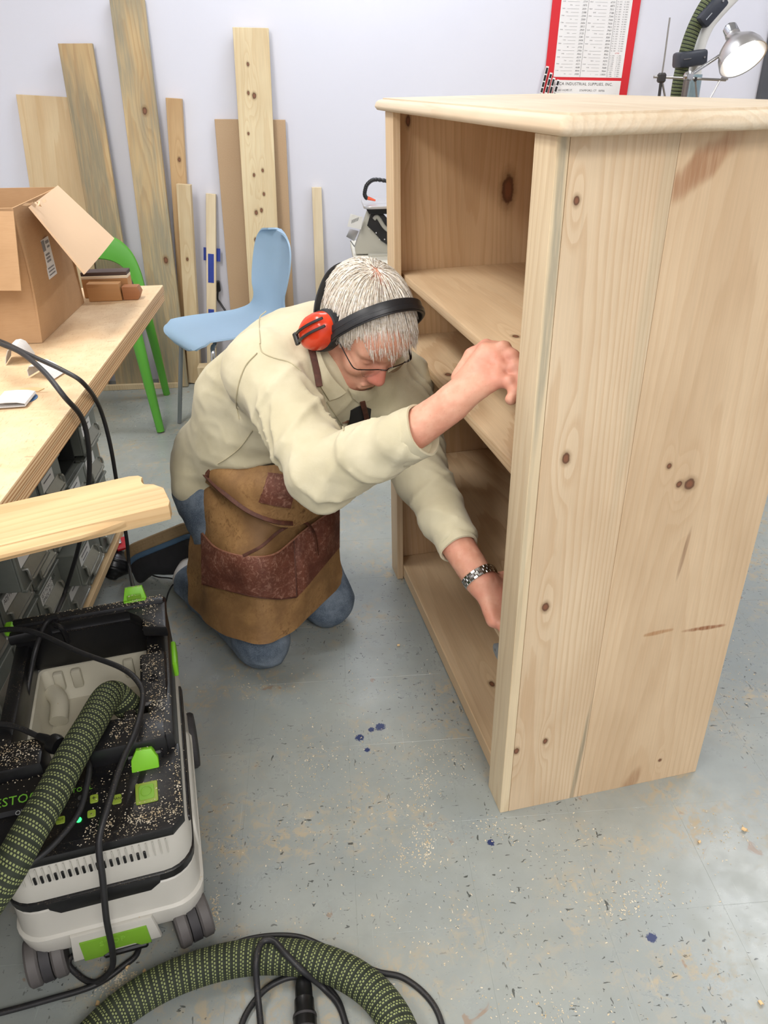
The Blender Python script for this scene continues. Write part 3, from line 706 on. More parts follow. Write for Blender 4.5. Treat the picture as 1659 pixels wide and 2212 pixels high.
# arched back
outr = spline([(0.210, 0.46), (0.206, 0.54), (0.196, 0.62), (0.168, 0.70), (0.115, 0.755), (0.05, 0.775), (0, 0.778)], 6)
inn = spline([(0.166, 0.46), (0.162, 0.53), (0.148, 0.585), (0.118, 0.635), (0.075, 0.662), (0.03, 0.672), (0, 0.674)], 6)
full_o = list(outr)+[(-p[0], p[1]) for p in outr[-2::-1]]; full_i = list(inn)+[(-p[0], p[1]) for p in inn[-2::-1]]
def bx_(p): return (p[0], 0.176+0.16*(p[1]-0.46)+0.25*(0.04-p[0]*p[0])*((p[1]-0.46)/0.32), p[1])
vs = []; fs = []
nb = len(full_o); secs = []
for po, pi in zip(full_o, full_i):
    po, pi = V(*po), V(*pi)
    ring = []
    for (s_, d) in ((0.0, 0), (0.06, 0.011), (0.3, 0.014), (0.7, 0.014), (0.94, 0.011), (1.0, 0), (0.94, -0.011), (0.7, -0.014), (0.3, -0.014), (0.06, -0.011)):
        q = po+(pi-po)*s_; b_ = V(*bx_(q)); ring.append(b_+V(0, d, 0))
    vs += ring
n_ = 10
for i in range(nb-1):
    for k in range(n_): fs.append([i*n_+k, i*n_+(k+1) % n_, (i+1)*n_+(k+1) % n_, (i+1)*n_+k])
fs.append(list(range(n_))[::-1]); fs.append([(nb-1)*n_+k for k in range(n_)])
ba = MB().add(vs, fs).build('backrest', GREEN, cf)
bm = bmesh.new(); bm.from_mesh(ba.data); bmesh.ops.recalc_face_normals(bm, faces=bm.faces[:]); bm.to_mesh(ba.data); bm.free()
cuts = []
for x in (-0.088, 0.088):
    cuts.append(MB().lathe([(0.0105, -0.1), (0.0105, 0.1)], 16, (x, 0.215, 0.715), [(1, 0, 0), (0, 0, 1), (0, 1, 0)]).build('hole_tmp', GREEN, None, WM[cf.name]))
bpy.context.view_layer.update()
bool_cut(ba, cuts)

LBLUE = plain('pale_blue_plastic', S(154, 182, 206), 0.42, 0, 0.03, 10)
CHROME = plain('chrome', S(190, 190, 190), 0.18, 1.0, 0.08, 20)
GREYM = plain('grey_leg', S(140, 146, 148), 0.35, 0.7, 0.06, 20)
fdir = nrm((-0.83, -0.50, 0)); wdir = np.cross((0, 0, 1), fdir)
BC = thing('blue_chair', 'pale blue shell chair on thin metal legs against the boards', 'chair', (-0.425, 3.265, 0), (fdir, wdir, (0, 0, 1)))
prof = spline([(0.232, 0.405, 0.10), (0.236, 0.425, 0.165), (0.205, 0.447, 0.198), (0.10, 0.448, 0.212), (-0.04, 0.441, 0.212), (-0.13, 0.445, 0.196), (-0.185, 0.475, 0.160), (-0.212, 0.535, 0.138), (-0.232, 0.62, 0.156), (-0.252, 0.70, 0.162), (-0.265, 0.765, 0.146), (-0.270, 0.80, 0.105), (-0.271, 0.812, 0.035)], 4)
G_ = []
for (a, z, hw_) in prof:
    row = []
    back = min(1, max(0, (z-0.45)/0.12)) if a < -0.1 else 0
    for u in np.linspace(-1, 1, 15):
        uu = math.sin(u*math.pi/2)
        lift = 0.020*uu**4*(1-back) - 0.0
        fwd = 0.035*uu*uu*back
        row.append((a+fwd, uu*hw_, z+lift-(0.012*abs(uu)**3 if a > 0.19 else 0)))
    G_.append(row)
MB().grid(G_, 0.007).build('seat_shell', LBLUE, BC, smooth=60)
for sa, sw in ((1, 1), (1, -1), (-1, 1), (-1, -1)):
    top = (sa*0.10, sw*0.06, 0.425); bend = (sa*0.155, sw*0.150, 0.420); ft = (sa*0.205+0.02, sw*0.185, 0.004)
    P_ = spline([top, (sa*0.135, sw*0.125, 0.424), bend, (sa*0.168, sw*0.166, 0.36), ft], 6)
    MB().tube(P_, 0.0095, 10).build('leg', GREYM if sa > 0 and sw < 0 else CHROME, BC)
MB().box((0, 0, 0.428), (0.24, 0.16, 0.012), bev=0.004).build('seat_bracket', CHROME, BC)

# ================================================================ DUST EXTRACTOR
def dusty_black(name, c=S(26, 26, 28), rough=0.35, amount=0.5):
    g = G(name); P = g.obj(); n = g.noise(P, 420, 2, 0.7); b = g.noise(P, 16, 3, 0.6)
    nz = g.xyz(g.n('ShaderNodeNewGeometry').outputs['Normal'])[2]
    f = g.ma('MULTIPLY', g.ma('MULTIPLY', g.mr(n, 0.60, 0.70), g.mr(b, 0.40, 0.62)), g.mr(nz, 0.2, 0.7))
    col = g.mix(g.ma('MULTIPLY', f, amount), g.mix(g.noise(P, 30, 3), tuple(x*0.7 for x in c[:3])+(1,), tuple(x*1.4 for x in c[:3])+(1,)), S(200, 178, 140))
    return g.fin(col, g.ma('ADD', rough, g.ma('MULTIPLY', f, 0.4)), 0, 0.5)
VBLK = dusty_black('extractor_black'); VBLK2 = dusty_black('extractor_panel', S(20, 20, 22), 0.28, 0.3)
VGREY = plain('extractor_grey', S(205, 202, 192), 0.42, 0, 0.04, 14)
VTRAY = plain('extractor_tray', S(205, 200, 182), 0.5, 0, 0.05, 9)
LIME = plain('lime_plastic', S(132, 206, 40), 0.4, 0, 0.05, 20)
LIME_D = plain('lime_rubber', S(122, 172, 48), 0.5, 0, 0.08, 30)
BUTTON = plain('lime_button', S(136, 158, 50), 0.45, 0, 0.1, 60)
RUB = plain('wheel_rubber', S(58, 56, 58), 0.65, 0, 0.15, 30); RUBG = plain('wheel_grey', S(96, 92, 90), 0.6, 0, 0.12, 40)
LIMEINK = plain('lime_print', S(110, 176, 50), 0.5); GREYINK = plain('grey_print_light', S(170, 172, 172), 0.5)
VA = math.radians(11.5)
VC = thing('dust_extractor', 'boxy light grey dust extractor with black top and lime catches', 'vacuum cleaner', (-0.477, 1.070, 0), rotz(VA))
VM = WM[VC.name]
_ex, _ey = V(math.cos(VA), math.sin(VA), 0), V(-math.sin(VA), math.cos(VA), 0)
def VL(x, y, z): return V(-0.477, 1.070, 0)+x*_ex+y*_ey+V(0, 0, z)
def rrect(x0, x1, y0, y1, r, n=6):
    pts = []
    for cx, cy, a0 in ((x1-r, y1-r, 0), (x0+r, y1-r, 90), (x0+r, y0+r, 180), (x1-r, y0+r, 270)):
        for k in range(n+1):
            a = math.radians(a0+k*90/n); pts.append((cx+r*math.cos(a), cy+r*math.sin(a)))
    return pts
def shell(levels, name, m, par=VC, r=0.05, cap=True):
    """stack of rounded rectangles: (z, grow, [r])"""
    mb = MB(); vs = []; n = 0
    for lv in levels:
        z, gw = lv[0], lv[1]; rr2 = lv[2] if len(lv) > 2 else r
        pts = rrect(-0.152-gw, 0.152+gw, -0.247-gw, 0.247+gw, rr2+gw*0.5); n = len(pts)
        vs += [(p[0], p[1], z) for p in pts]
    fs = []
    for j in range(len(levels)-1):
        for k in range(n): fs.append([j*n+k, j*n+(k+1) % n, (j+1)*n+(k+1) % n, (j+1)*n+k])
    if cap: fs.append(list(range(n))[::-1]); fs.append([(len(levels)-1)*n+k for k in range(n)])
    return mb.add(vs, fs).build(name, m, par, smooth=40)
tank = shell([(0.062, -0.012), (0.064, -0.004), (0.075, 0.002), (0.108, 0.006), (0.112, 0.0058), (0.116, 0.001), (0.150, -0.001), (0.176, -0.001), (0.180, -0.005)], 'tank', VGREY)
shell([(0.180, -0.006), (0.183, 0.000), (0.200, 0.001), (0.204, -0.004)], 'seam_band', VBLK)
MB().prism([(-0.085, 0.182), (-0.070, 0.168), (0.075, 0.168), (0.092, 0.182), (0.095, 0.200), (-0.090, 0.200)], 0.006, (0, -0.2445, 0), [(1, 0, 0), (0, 0, 1), (0, -1, 0)], bev=0.002).build('seam_grip', VBLK, VC)
# motor housing, open in the middle for the tray
def ring_shell(levels, inner, name, m, r=0.05):
    vs = []; fs = []; n = 0
    prof = []
    for z, gw in levels: prof.append([(p[0], p[1], z) for p in rrect(-0.152-gw, 0.152+gw, -0.247-gw, 0.247+gw, r+gw*0.5)])
    for z, (x0, x1, y0, y1), rr2 in inner: prof.append([(p[0], p[1], z) for p in rrect(x0, x1, y0, y1, rr2)])
    n = len(prof[0])
    for p in prof: vs += p
    for j in range(len(prof)-1):
        for k in range(n): fs.append([j*n+k, j*n+(k+1) % n, (j+1)*n+(k+1) % n, (j+1)*n+k])
    return MB().add(vs, fs).build(name, m, VC, smooth=40)
IN = (-0.118, 0.098, -0.040, 0.222)
ring_shell([(0.203, -0.006), (0.205, -0.001), (0.22, 0.001), (0.285, -0.003), (0.293, -0.006)], [(0.2935, (-0.13, 0.11, -0.05, 0.23), 0.02)], 'motor_housing', VGREY)
# tray
tr = MB()
def frame_rings(rings, name, m, cap=True):
    vs = []; fs = []; n = 0
    for (x0, x1, y0, y1, z, rr2) in rings:
        pts = rrect(x0, x1, y0, y1, rr2); n = len(pts); vs += [(p[0], p[1], z) for p in pts]
    for j in range(len(rings)-1):
        for k in range(n): fs.append([j*n+k, j*n+(k+1) % n, (j+1)*n+(k+1) % n, (j+1)*n+k])
    if cap: fs.append([(len(rings)-1)*n+k for k in range(n)])
    return MB().add(vs, fs).build(name, m, VC, smooth=30)
frame_rings([(-0.124, 0.104, -0.046, 0.232, 0.300, 0.014), (-0.122, 0.102, -0.044, 0.230, 0.302, 0.014), (-0.118, 0.098, -0.040, 0.226, 0.300, 0.014), (-0.112, 0.092, -0.036, 0.215, 0.255, 0.02), (-0.100, 0.080, -0.030, 0.200, 0.236, 0.02)], 'tray', VTRAY)
for x in (-0.085, -0.05, 0.055):
    MB().box((x, 0.213, 0.278), (0.020, 0.014, 0.045), bev=0.004, seg=2).build('tray_rib', VTRAY, VC)
MB().tube(spline([(-0.10, 0.20, 0.262), (-0.085, 0.165, 0.262), (-0.085, 0.12, 0.252)], 6), 0.018, 14).build('tray_cup', VTRAY, VC)
# black top frame: rails left, right, back; the back one is the tall handle bar
fr = MB()
fr.box((0.127, 0.065, 0.335), (0.046, 0.345, 0.078), bev=0.010, seg=2)
fr.build('right_rail', VBLK, VC)
MB().box((-0.137, 0.065, 0.335), (0.030, 0.345, 0.078), bev=0.008, seg=2).build('left_rail', VBLK, VC)
bk_ = MB(); bk_.box((0.0, 0.237, 0.365), (0.300, 0.026, 0.125), bev=0.008, seg=2)
bk_.prism([(-0.150, 0.20), (-0.150, 0.25), (-0.142, 0.258), (0.142, 0.258), (0.152, 0.25), (0.152, 0.14), (0.105, 0.155), (0.105, 0.195), (0.078, 0.222), (-0.075, 0.222), (-0.095, 0.205)], 0.026, (0, 0, 0.394), bev=0.006)
bk_.build('handle_bar', VBLK, VC)
MB().tube(spline([(-0.062, 0.219, 0.426), (-0.060, 0.198, 0.430), (-0.048, 0.190, 0.424), (-0.044, 0.192, 0.385)], 5), 0.005, 8).build('cord_hook', BLACKM, VC)
MB().box((0.118, 0.05, 0.372), (0.050, 0.14, 0.012), [(1, 0, 0), (0, 1, 0.05), (0, -0.05, 1)], bev=0.004).build('rail_cover', VBLK, VC)
MB().lathe([(0.0085, 0.0), (0.0085, 0.003), (0.005, 0.003), (0.005, -0.008)], 16, (0.118, 0.045, 0.378), caps=False).build('screw_hole', BLACKM, VC)
# front: control panel (sloping), latch block and sleeve block
AP = [(1, 0, 0), nrm((0, 0.145, 0.036)), nrm((0, -0.036, 0.145))]
pan = MB().prism([(-0.150, -0.232), (-0.135, -0.250), (0.130, -0.250), (0.150, -0.232), (0.153, -0.10), (-0.153, -0.10)], 0.020, (0, 0, 0.288), None, bev=0.004)
for i, v in enumerate(pan.v): pan.v[i] = (v[0], v[1], v[2]+max(0, (v[1]+0.25))*0.23)
pan.build('control_panel', VBLK2, VC)
def pz(y): return 0.308+(y+0.25)*0.23
PAX = [nrm((1, 0, 0)), nrm((0, 1, 0.23)), nrm((0, -0.23, 1))]
def on_panel(x, y, dz=0.0006): return VM @ _mat4((x, y, pz(y)+dz), PAX)
MB().prism([(-0.090, -0.056), (0.085, -0.056), (0.092, -0.048), (0.092, 0.050), (-0.090, 0.050)], 0.0015, (0, 0, 0), None, bev=0.0006).build('panel_plate', VBLK2, VC, on_panel(0.05, -0.180, -0.0004))
blk = MB(); blk.box((0.070, -0.078, 0.345), (0.130, 0.072, 0.062), bev=0.006, seg=2); blk.box((0.095, -0.117, 0.338), (0.060, 0.012, 0.03), bev=0.003)
blk.build('latch_block', VBLK, VC)
MB().box((0.074, -0.042, 0.371), (0.020, 0.028, 0.012), bev=0.003).build('latch_lug', VBLK, VC)
sl = MB(); sl.box((-0.110, -0.082, 0.342), (0.086, 0.066, 0.070), bev=0.008, seg=2); sl.build('socket_block', VBLK, VC)
MB().box((-0.110, -0.140, 0.332), (0.088, 0.060, 0.030), [(1, 0, 0), nrm((0, 1, 0.35)), nrm((0, -0.35, 1))], bev=0.006).build('name_plate', BLACKM, VC)
lettering('FESTOOL', 0.021, LIMEINK, VC, VM @ _mat4((-0.152, -0.160, 0.3425), [(1, 0, 0), nrm((0, 1, 0.35)), nrm((0, -0.35, 1))]), 'name_lettering', extrude=0.0004, space=1.05)
lettering('OI I', 0.011, GREYINK, VC, VM @ _mat4((-0.110, -0.178, 0.3362), [(1, 0, 0), nrm((0, 1, 0.35)), nrm((0, -0.35, 1))]), 'name_lettering', extrude=0.0004)
# buttons
def button(x, y, w_, h_, body=None, size=0.008, m=BUTTON):
    b = MB().prism(rrect(-w_/2, w_/2, -h_/2, h_/2, 0.0025, 3), 0.0026, (0, 0, 0), None, bev=0.0008, seg=1).build('button', m, VC, on_panel(x, y, 0.0012))
    if body: lettering(body, size, INK, b, on_panel(x, y, 0.0040) @ _mat4((0, -size*0.33, 0)), 'button_lettering', align='CENTER', extrude=0.0002)
    return b
bb = button(0.094, -0.182, 0.036, 0.038)
MB().prism(rrect(-0.0125, 0.0125, -0.0135, 0.0135, 0.004, 3), 0.0012, (0, 0, 0), None, bev=0.0006, seg=1).build('button_field', LIME_D, bb, on_panel(0.094, -0.182, 0.0037))
MB().lathe([(0.0075, 0), (0.0085, 0.0006), (0.0095, 0)], 20, (0, 0, 0), caps=False).build('power_mark', LIME_D, bb, on_panel(0.094, -0.182, 0.0052))
button(0.046, -0.182, 0.015, 0.017, 'MAN', 0.0062); button(0.010, -0.172, 0.013, 0.015, '+', 0.012); button(0.006, -0.197, 0.013, 0.013, '-', 0.012); button(-0.042, -0.196, 0.014, 0.013, 'AUT', 0.005)
lettering('FESTOOL', 0.0115, LIMEINK, VC, on_panel(-0.044, -0.153, 0.0016), 'panel_lettering', extrude=0.0003, space=1.1)
lettering('0', 0.008, GREYINK, VC, on_panel(-0.040, -0.170, 0.0016), 'panel_lettering', extrude=0.0003)
GLED = G('green_led'); GLED.set(GLED.b.inputs['Emission Color'], S(40, 255, 90)); GLED.b.inputs['Emission Strength'].default_value = 6; GLED = GLED.fin(S(40, 220, 80), 0.3)
for k in range(4):
    MB().lathe([(0.0045, 0), (0.0045, 0.001), (0.0, 0.0014)], 12, caps=False).build('status_light', GLED if k == 0 else plain('led_off', S(66, 66, 66), 0.4), VC, on_panel(-0.014+0.0008*k, -0.202+0.0125*k, 0.0014))
# catches
def catch(M_, s=1.0, name='catch'):
    c = MB().prism([(-0.022*s, 0), (0.022*s, 0), (0.022*s, 0.020*s), (0.014*s, 0.036*s), (-0.010*s, 0.038*s), (-0.020*s, 0.022*s)], 0.016*s, (0, 0, 0), None, bev=0.002).build(name, LIME, VC, M_)
    return c
catch(VM @ _mat4((0.094, -0.126, 0.325), [(1, 0, 0), nrm((0, 0.45, 1)), nrm((0, -1, 0.45))]), 1.05)
o = MB(); 
o.prism([(-0.024, 0), (0.024, 0), (0.018, 0.030), (-0.016, 0.030)], 0.014, (0.092, 0.252, 0.420), [(1, 0, 0), nrm((0, 0.45, 1)), nrm((0, -1, 0.45))], bev=0.002)
o.box((0.092, 0.238, 0.424), (0.044, 0.008, 0.012), bev=0.0015); o.build('catch', LIME, VC)
MB().box((0.092, 0.2395, 0.436), (0.028, 0.003, 0.010), nrm_ax if False else None, bev=0.001).build('catch_recess', LIME_D, VC)
MB().box((-0.150, 0.228, 0.418), (0.018, 0.026, 0.022), bev=0.004).build('catch', LIME, VC)
MB().box((0.1535, 0.165, 0.318), (0.010, 0.075, 0.036), bev=0.004, seg=2).build('side_clip', LIME, VC)
# side panels: a long groove and a grip with screws
MB().box((0.1525, -0.02, 0.250), (0.006, 0.34, 0.014), bev=0.002).build('side_trim', VBLK, VC)
sp = MB(); sp.prism(rrect(-0.14, 0.12, 0.085, 0.172, 0.03), 0.008, (0.148, 0, 0), [(0, 1, 0), (0, 0, 1), (1, 0, 0)], bev=0.003); sp.build('side_panel', VGREY, VC)
# vents
vm_ = MB().box((0, 0, 0), (0.0042, 0.0035, 0.016), bev=0.0008).mesh('vent_slot'); vm_.materials.append(BLACKM)
vl_ = MB().box((0, 0, 0), (0.0016, 0.0035, 0.034), bev=0.0005).mesh('vent_rib'); vl_.materials.append(VGREY)
hs = [o_ for o_ in COL.objects if o_.name == 'motor_housing'][0]
for k in range(22):
    x = -0.112+k*0.0106
    s_ = bpy.data.objects.new('vent_rib', vl_); link(s_, hs, VM @ _mat4((x+0.0053, -0.2475, 0.266)))
    if 2 <= k <= 18:
        s_ = bpy.data.objects.new('vent_slot', vm_); link(s_, hs, VM @ _mat4((x, -0.2470, 0.256)))
# brake pedal
AF = [(1, 0, 0), nrm((0, -0.10, 1)), nrm((0, -1, -0.10))]
MB().prism([(-0.075, 0.045), (-0.068, 0.112), (0.066, 0.112), (0.074, 0.050)], 0.012, (0, -0.248, 0), [(1, 0, 0), (0, 0, 1), (0, -1, 0)], bev=0.004).build('pedal_housing', VGREY, VC)
pd = MB().prism([(-0.056, 0.046), (-0.056, 0.095), (0.054, 0.095), (0.056, 0.050), (0.040, 0.047), (0.030, 0.060), (-0.008, 0.060), (-0.026, 0.046)], 0.004, (0, -0.2590, 0), [(1, 0, 0), (0, 0, 1), (0, -1, 0)], bev=0.001).build('brake_pedal', LIME_D, VC)
lettering('STOP', 0.017, plain('lime_raised', S(140, 190, 66), 0.5), pd, VM @ _mat4((-0.026, -0.2632, 0.076), [(1, 0, 0), (0, 0, 1), (0, -1, 0)]), 'pedal_lettering', extrude=0.0006, space=1.1)
MB().box((0.012, -0.255, 0.045), (0.075, 0.020, 0.012), bev=0.003).build('pedal_bar', BLACKM, VC)
MB().box((0, -0.02, 0.052), (0.23, 0.40, 0.03), bev=0.008).build('chassis', BLACKM, VC)
# wheels
def caster(x, y, r, wd_, yaw):
    c = MB(); ax = [(math.cos(yaw), math.sin(yaw), 0)]; a0 = V(*ax[0]); f0 = np.cross((0, 0, 1), a0)
    A3 = [f0, (0, 0, 1), a0]
    c.box((x, y, r+0.012), (0.018, 0.05, 0.036), [a0, f0, (0, 0, 1)], bev=0.004); cc = c.build('caster', RUB, VC)
    for s_ in (-1, 1):
        MB().lathe([(r*0.5, -0.011), (r-0.004, -0.011), (r, -0.007), (r, 0.007), (r-0.004, 0.011), (r*0.5, 0.011)], 28, V(x, y, r)+a0*(s_*wd_*0.31), A3).build('wheel', RUBG, cc)
    MB().lathe([(r*0.97, -0.008), (r*0.97, 0.008)], 28, V(x, y, r), A3).build('wheel_hub', RUB, cc)
caster(0.125, -0.232, 0.041, 0.066, 0.25); caster(-0.122, -0.232, 0.041, 0.066, 0.15)
for s_ in (-1, 1):
    MB().lathe([(0.03, -0.014), (0.058, -0.014), (0.062, -0.008), (0.062, 0.008), (0.058, 0.014), (0.03, 0.014)], 32, (s_*0.150, 0.185, 0.0622), [(0, 1, 0), (0, 0, 1), (1, 0, 0)]).build('wheel', RUB, VC)

# ================================================================ HOSES AND CABLES
def hose_mat(name, wave=0.0125, N=30):
    """dark sleeve, two rows of yellow-green dashes in every three"""
    g = G(name); u = g.xyz(g.uv()); U, Vv = u[0], u[1]
    v = g.ma('MULTIPLY', g.ma('ADD', g.ma('DIVIDE', Vv, wave), U), 3.0)
    row = g.ma('FLOOR', v); f2 = g.ma('FRACT', v); third = g.ma('FRACT', g.ma('DIVIDE', g.ma('ADD', row, 0.5), 3.0))
    du = g.ma('FRACT', g.ma('ADD', g.ma('MULTIPLY', U, N), g.ma('MULTIPLY', row, 0.5)))
    dash = g.ma('MULTIPLY', g.mr(g.ma('ABSOLUTE', g.ma('SUBTRACT', du, 0.5)), 0.34, 0.22), g.mr(g.ma('ABSOLUTE', g.ma('SUBTRACT', f2, 0.5)), 0.38, 0.22))
    dash = g.ma('MULTIPLY', dash, g.ma('LESS_THAN', third, 0.66))
    n = g.noise(g.obj(), 60, 3, 0.6)
    base = g.mix(n, S(34, 40, 32), S(60, 66, 52))
    col = g.mix(g.ma('MULTIPLY', dash, 0.8), base, S(166, 176, 116))
    g.bump(g.ma('ADD', g.ma('MULTIPLY', dash, 0.8), g.ma('SINE', g.ma('MULTIPLY', v, 2.0944))), 0.5, 0.0012)
    return g.fin(col, 0.7, 0, 0.3)
HOSE = hose_mat('braided_hose')
CABLE = dusty_black('black_rubber_cable', S(34, 34, 36), 0.5, 0.25)
def cable(name, pts, r, m, label, cat='cable', n=10, seg=8, parent=None):
    o = MB().tube(spline(pts, seg), r, n).build(name, m, parent, W1, smooth=60)
    if parent is None: tag(o, label, cat)
    return o
hp = [VL(0.075, 0.012, 0.322), VL(0.062, 0.016, 0.352), VL(0.040, 0.010, 0.385), flr(192, 1572, 0.405), flr(152, 1640, 0.410), flr(110, 1720, 0.408), flr(62, 1800, 0.400), flr(8, 1895, 0.370), flr(-70, 2010, 0.30), flr(-150, 2130, 0.2)]
H1 = thing('suction_hose', 'green braided suction hose plugged into the dust extractor', 'hose', hp[0])
MB().tube(spline(hp, 10), 0.026, 24, caps=False).build('hose_body', HOSE, H1, W1, smooth=80)
MB().tube([hp[0], hp[0]+V(-0.002, 0, 0.014)], 0.029, 24).build('hose_collar', BLACKM, H1, W1)
zf = 0.0295
hp2 = [flr(60, 2420, zf), flr(195, 2245, zf), flr(305, 2150, zf), flr(430, 2092, zf), flr(560, 2066, zf), flr(690, 2078, zf), flr(795, 2132, zf), flr(862, 2222, zf), flr(880, 2330, zf), flr(850, 2450, zf)]
o = MB().tube(spline(hp2, 12), 0.029, 28).build('floor_hose', HOSE, None, W1, smooth=80)
tag(o, 'green braided hose curving across the floor in front of the dust extractor', 'hose')
# cables off the bench
zt = BZ+0.0048
cable('power_cable', [V(-1.25, 1.15, zt), V(-1.0, 1.30, zt), V(-0.86, 1.36, zt+0.03), flr(-60, 715, .955), flr(0, 742, .953), flr(45, 762, .948), flr(95, 803, .935), flr(140, 858, .905), at(178, 905, 1.36), at(192, 975, 1.42), at(190, 1060, 1.52), at(170, 1180, 1.62), at(140, 1280, 1.72), VL(-0.070, 0.262, 0.40), VL(-0.075, 0.276, 0.33)], 0.0046, CABLE, 'thicker black cable hanging off the bench edge behind the profiled board', seg=8)
cable('power_cable', [V(-1.22, 1.22, zt), V(-1.0, 1.36, zt), V(-0.87, 1.42, zt+0.025), flr(-60, 722, .945), flr(0, 737, .943), flr(60, 765, .938), flr(140, 802, .918), flr(182, 830, .893), at(215, 880, 1.50), at(238, 960, 1.58), at(255, 1060, 1.70), at(273, 1160, 1.80), at(280, 1230, 1.86), VL(0.088, 0.292, 0.40), VL(0.085, 0.285, 0.33)], 0.0042, CABLE, 'slim black cable dropping from the bench to the extractor back catch', seg=8)
# cables over the extractor
cable('extension_cable', [flr(-30, 1372, .43), flr(10, 1360, .436), flr(75, 1366, .436), flr(170, 1408, .43), flr(262, 1443, .425), flr(302, 1478, .415), flr(308, 1515, .405), flr(292, 1580, .396), flr(262, 1650, .39), flr(238, 1725, .375), flr(214, 1815, .345), flr(222, 1900, .285), flr(230, 1985, .20), flr(243, 2055, .10), flr(240, 2095, .04), flr(205, 2122, .008), flr(168, 2105, .008), flr(152, 2070, .02), VL(-0.02, -0.20, 0.012)], 0.0052, CABLE, 'long black cable looped over the extractor and down past its brake pedal')
cable('loop_cable', [VL(-0.052, 0.215, 0.437), flr(100, 1345, .425), flr(78, 1400, .40), flr(66, 1455, .36), flr(55, 1520, .32), flr(45, 1560, .30), flr(28, 1625, .29)], 0.0050, CABLE, 'black cable hanging from the cord hook down into the extractor tray')
pc = thing('plug_cable', 'short black cable ending in a plug at the extractor socket block', 'cable', flr(100, 1598, .375))
cable('cord', [flr(-40, 1566, .39), flr(0, 1564, .385), flr(40, 1572, .385), flr(85, 1592, .382)], 0.0050, CABLE, '', parent=pc)
MB().tube([flr(82, 1590, .382), flr(98, 1597, .381), flr(112, 1604, .38)], [0.006, 0.009, 0.0095], 14).build('plug', BLACKM, pc, W1)
MB().tube([flr(112, 1604, .38), flr(120, 1608, .38), flr(128, 1612, .38)], [0.016, 0.017, 0.015], 18).build('plug_collar', BLACKM, pc, W1)
cable('socket_cable', [VL(0.004, -0.122, 0.365), flr(193, 1660, .372), flr(188, 1695, .365), flr(168, 1760, .352), flr(112, 1828, .345), flr(45, 1885, .34), flr(0, 1955, .31), flr(-60, 2050, .22)], 0.0048, CABLE, 'black cable crossing the extractor control panel under the hose')
cable('floor_cable', [flr(-60, 2200, .006), flr(0, 2188, .006), flr(110, 2158, .006), flr(205, 2128, .006), flr(265, 2088, .006), flr(300, 2048, .006), VL(0.02, -0.15, 0.006)], 0.0052, CABLE, 'black cable lying on the floor under the extractor front wheels')
zc_ = 0.0052
cable('floor_cable', [flr(540, 2620, zc_), flr(570, 2420, zc_), flr(566, 2300, zc_), flr(563, 2215, zc_+.002), flr(556, 2140, .03), flr(553, 2075, .066), flr(566, 2036, .067), flr(590, 2032, .067), flr(615, 2058, .066), flr(655, 2098, .045), flr(700, 2135, zc_+0.003), flr(738, 2185, zc_+0.003), flr(756, 2290, zc_), flr(735, 2420, zc_), flr(690, 2560, zc_)], 0.0055, CABLE, 'black cable bridging the floor hose in a narrow loop')
cable('floor_cable', [flr(470, 2600, zc_), flr(500, 2420, zc_), flr(510, 2290, zc_), flr(525, 2205, zc_), flr(565, 2145, zc_), flr(610, 2116, zc_), flr(650, 2110, zc_), flr(692, 2120, zc_), flr(728, 2158, zc_), flr(745, 2205, zc_), flr(768, 2290, zc_), flr(770, 2420, zc_), flr(720, 2600, zc_)], 0.0052, CABLE, 'black cable arching around the connector plug inside the hose curve')
cable('floor_cable', [flr(470, 2070, zc_), flr(515, 2036, zc_), flr(580, 2022, zc_), flr(645, 2024, zc_), flr(700, 2045, zc_), flr(760, 2075, zc_), flr(815, 2099, zc_), flr(870, 2112, zc_), flr(922, 2152, zc_), flr(952, 2205, zc_), flr(962, 2290, zc_), flr(950, 2430, zc_), flr(900, 2620, zc_)], 0.0052, CABLE, 'black cable following the outer side of the floor hose')
pl = thing('connector_plug', 'chunky black cable connector lying inside the hose curve', 'plug', flr(657, 2180))
a, b = flr(655, 2118, 0.020), flr(663, 2300, 0.020)
d = nrm(b-a); MB().tube([a, a+d*0.012, a+d*0.03, a+d*0.032, a+d*0.052, a+d*0.056, a+d*0.14], [0.0125, 0.0145, 0.015, 0.0165, 0.017, 0.0195, 0.0195], 20).build('plug_body', BLACKM, pl, W1)
for k in range(4): MB().tube([a+d*(0.058+k*0.02), a+d*(0.062+k*0.02)], 0.0199, 20).build('grip_ring', RUB, pl, W1)

# ================================================================ PERSON
# ---- implicit surfaces: smooth unions of tapered limbs, meshed with surface nets
def sd_cone(P, a, b, r1, r2):
    a = np.asarray(a, float); b = np.asarray(b, float); ba = b-a; L2 = ba@ba+1e-12
    t = np.clip(((P-a)@ba)/L2, 0, 1)
    return np.linalg.norm(P-a-t[:, None]*ba, axis=1)-(r1+(r2-r1)*t)
def sd_ell(P, c, r, ax=None):
    q = P-np.asarray(c, float)
    if ax is not None: q = q @ np.asarray(ax, float).T
    r = np.asarray(r, float); k0 = np.linalg.norm(q/r, axis=1); k1 = np.linalg.norm(q/(r*r), axis=1)
    return k0*(k0-1)/(k1+1e-9)
def smin(a, b, k):
    h_ = np.clip(0.5+0.5*(b-a)/k, 0, 1); return b+(a-b)*h_-k*h_*(1-h_)
def smax(a, b, k): return -smin(-a, -b, k)
def _hash(i, j, k, s):
    n = (i*374761393+j*668265263+k*2147483647+s*1274126177) & 0x7fffffff
    n = ((n ^ (n >> 13))*1103515245) & 0x7fffffff
    return ((n ^ (n >> 16)) & 0xffff)/65535.0
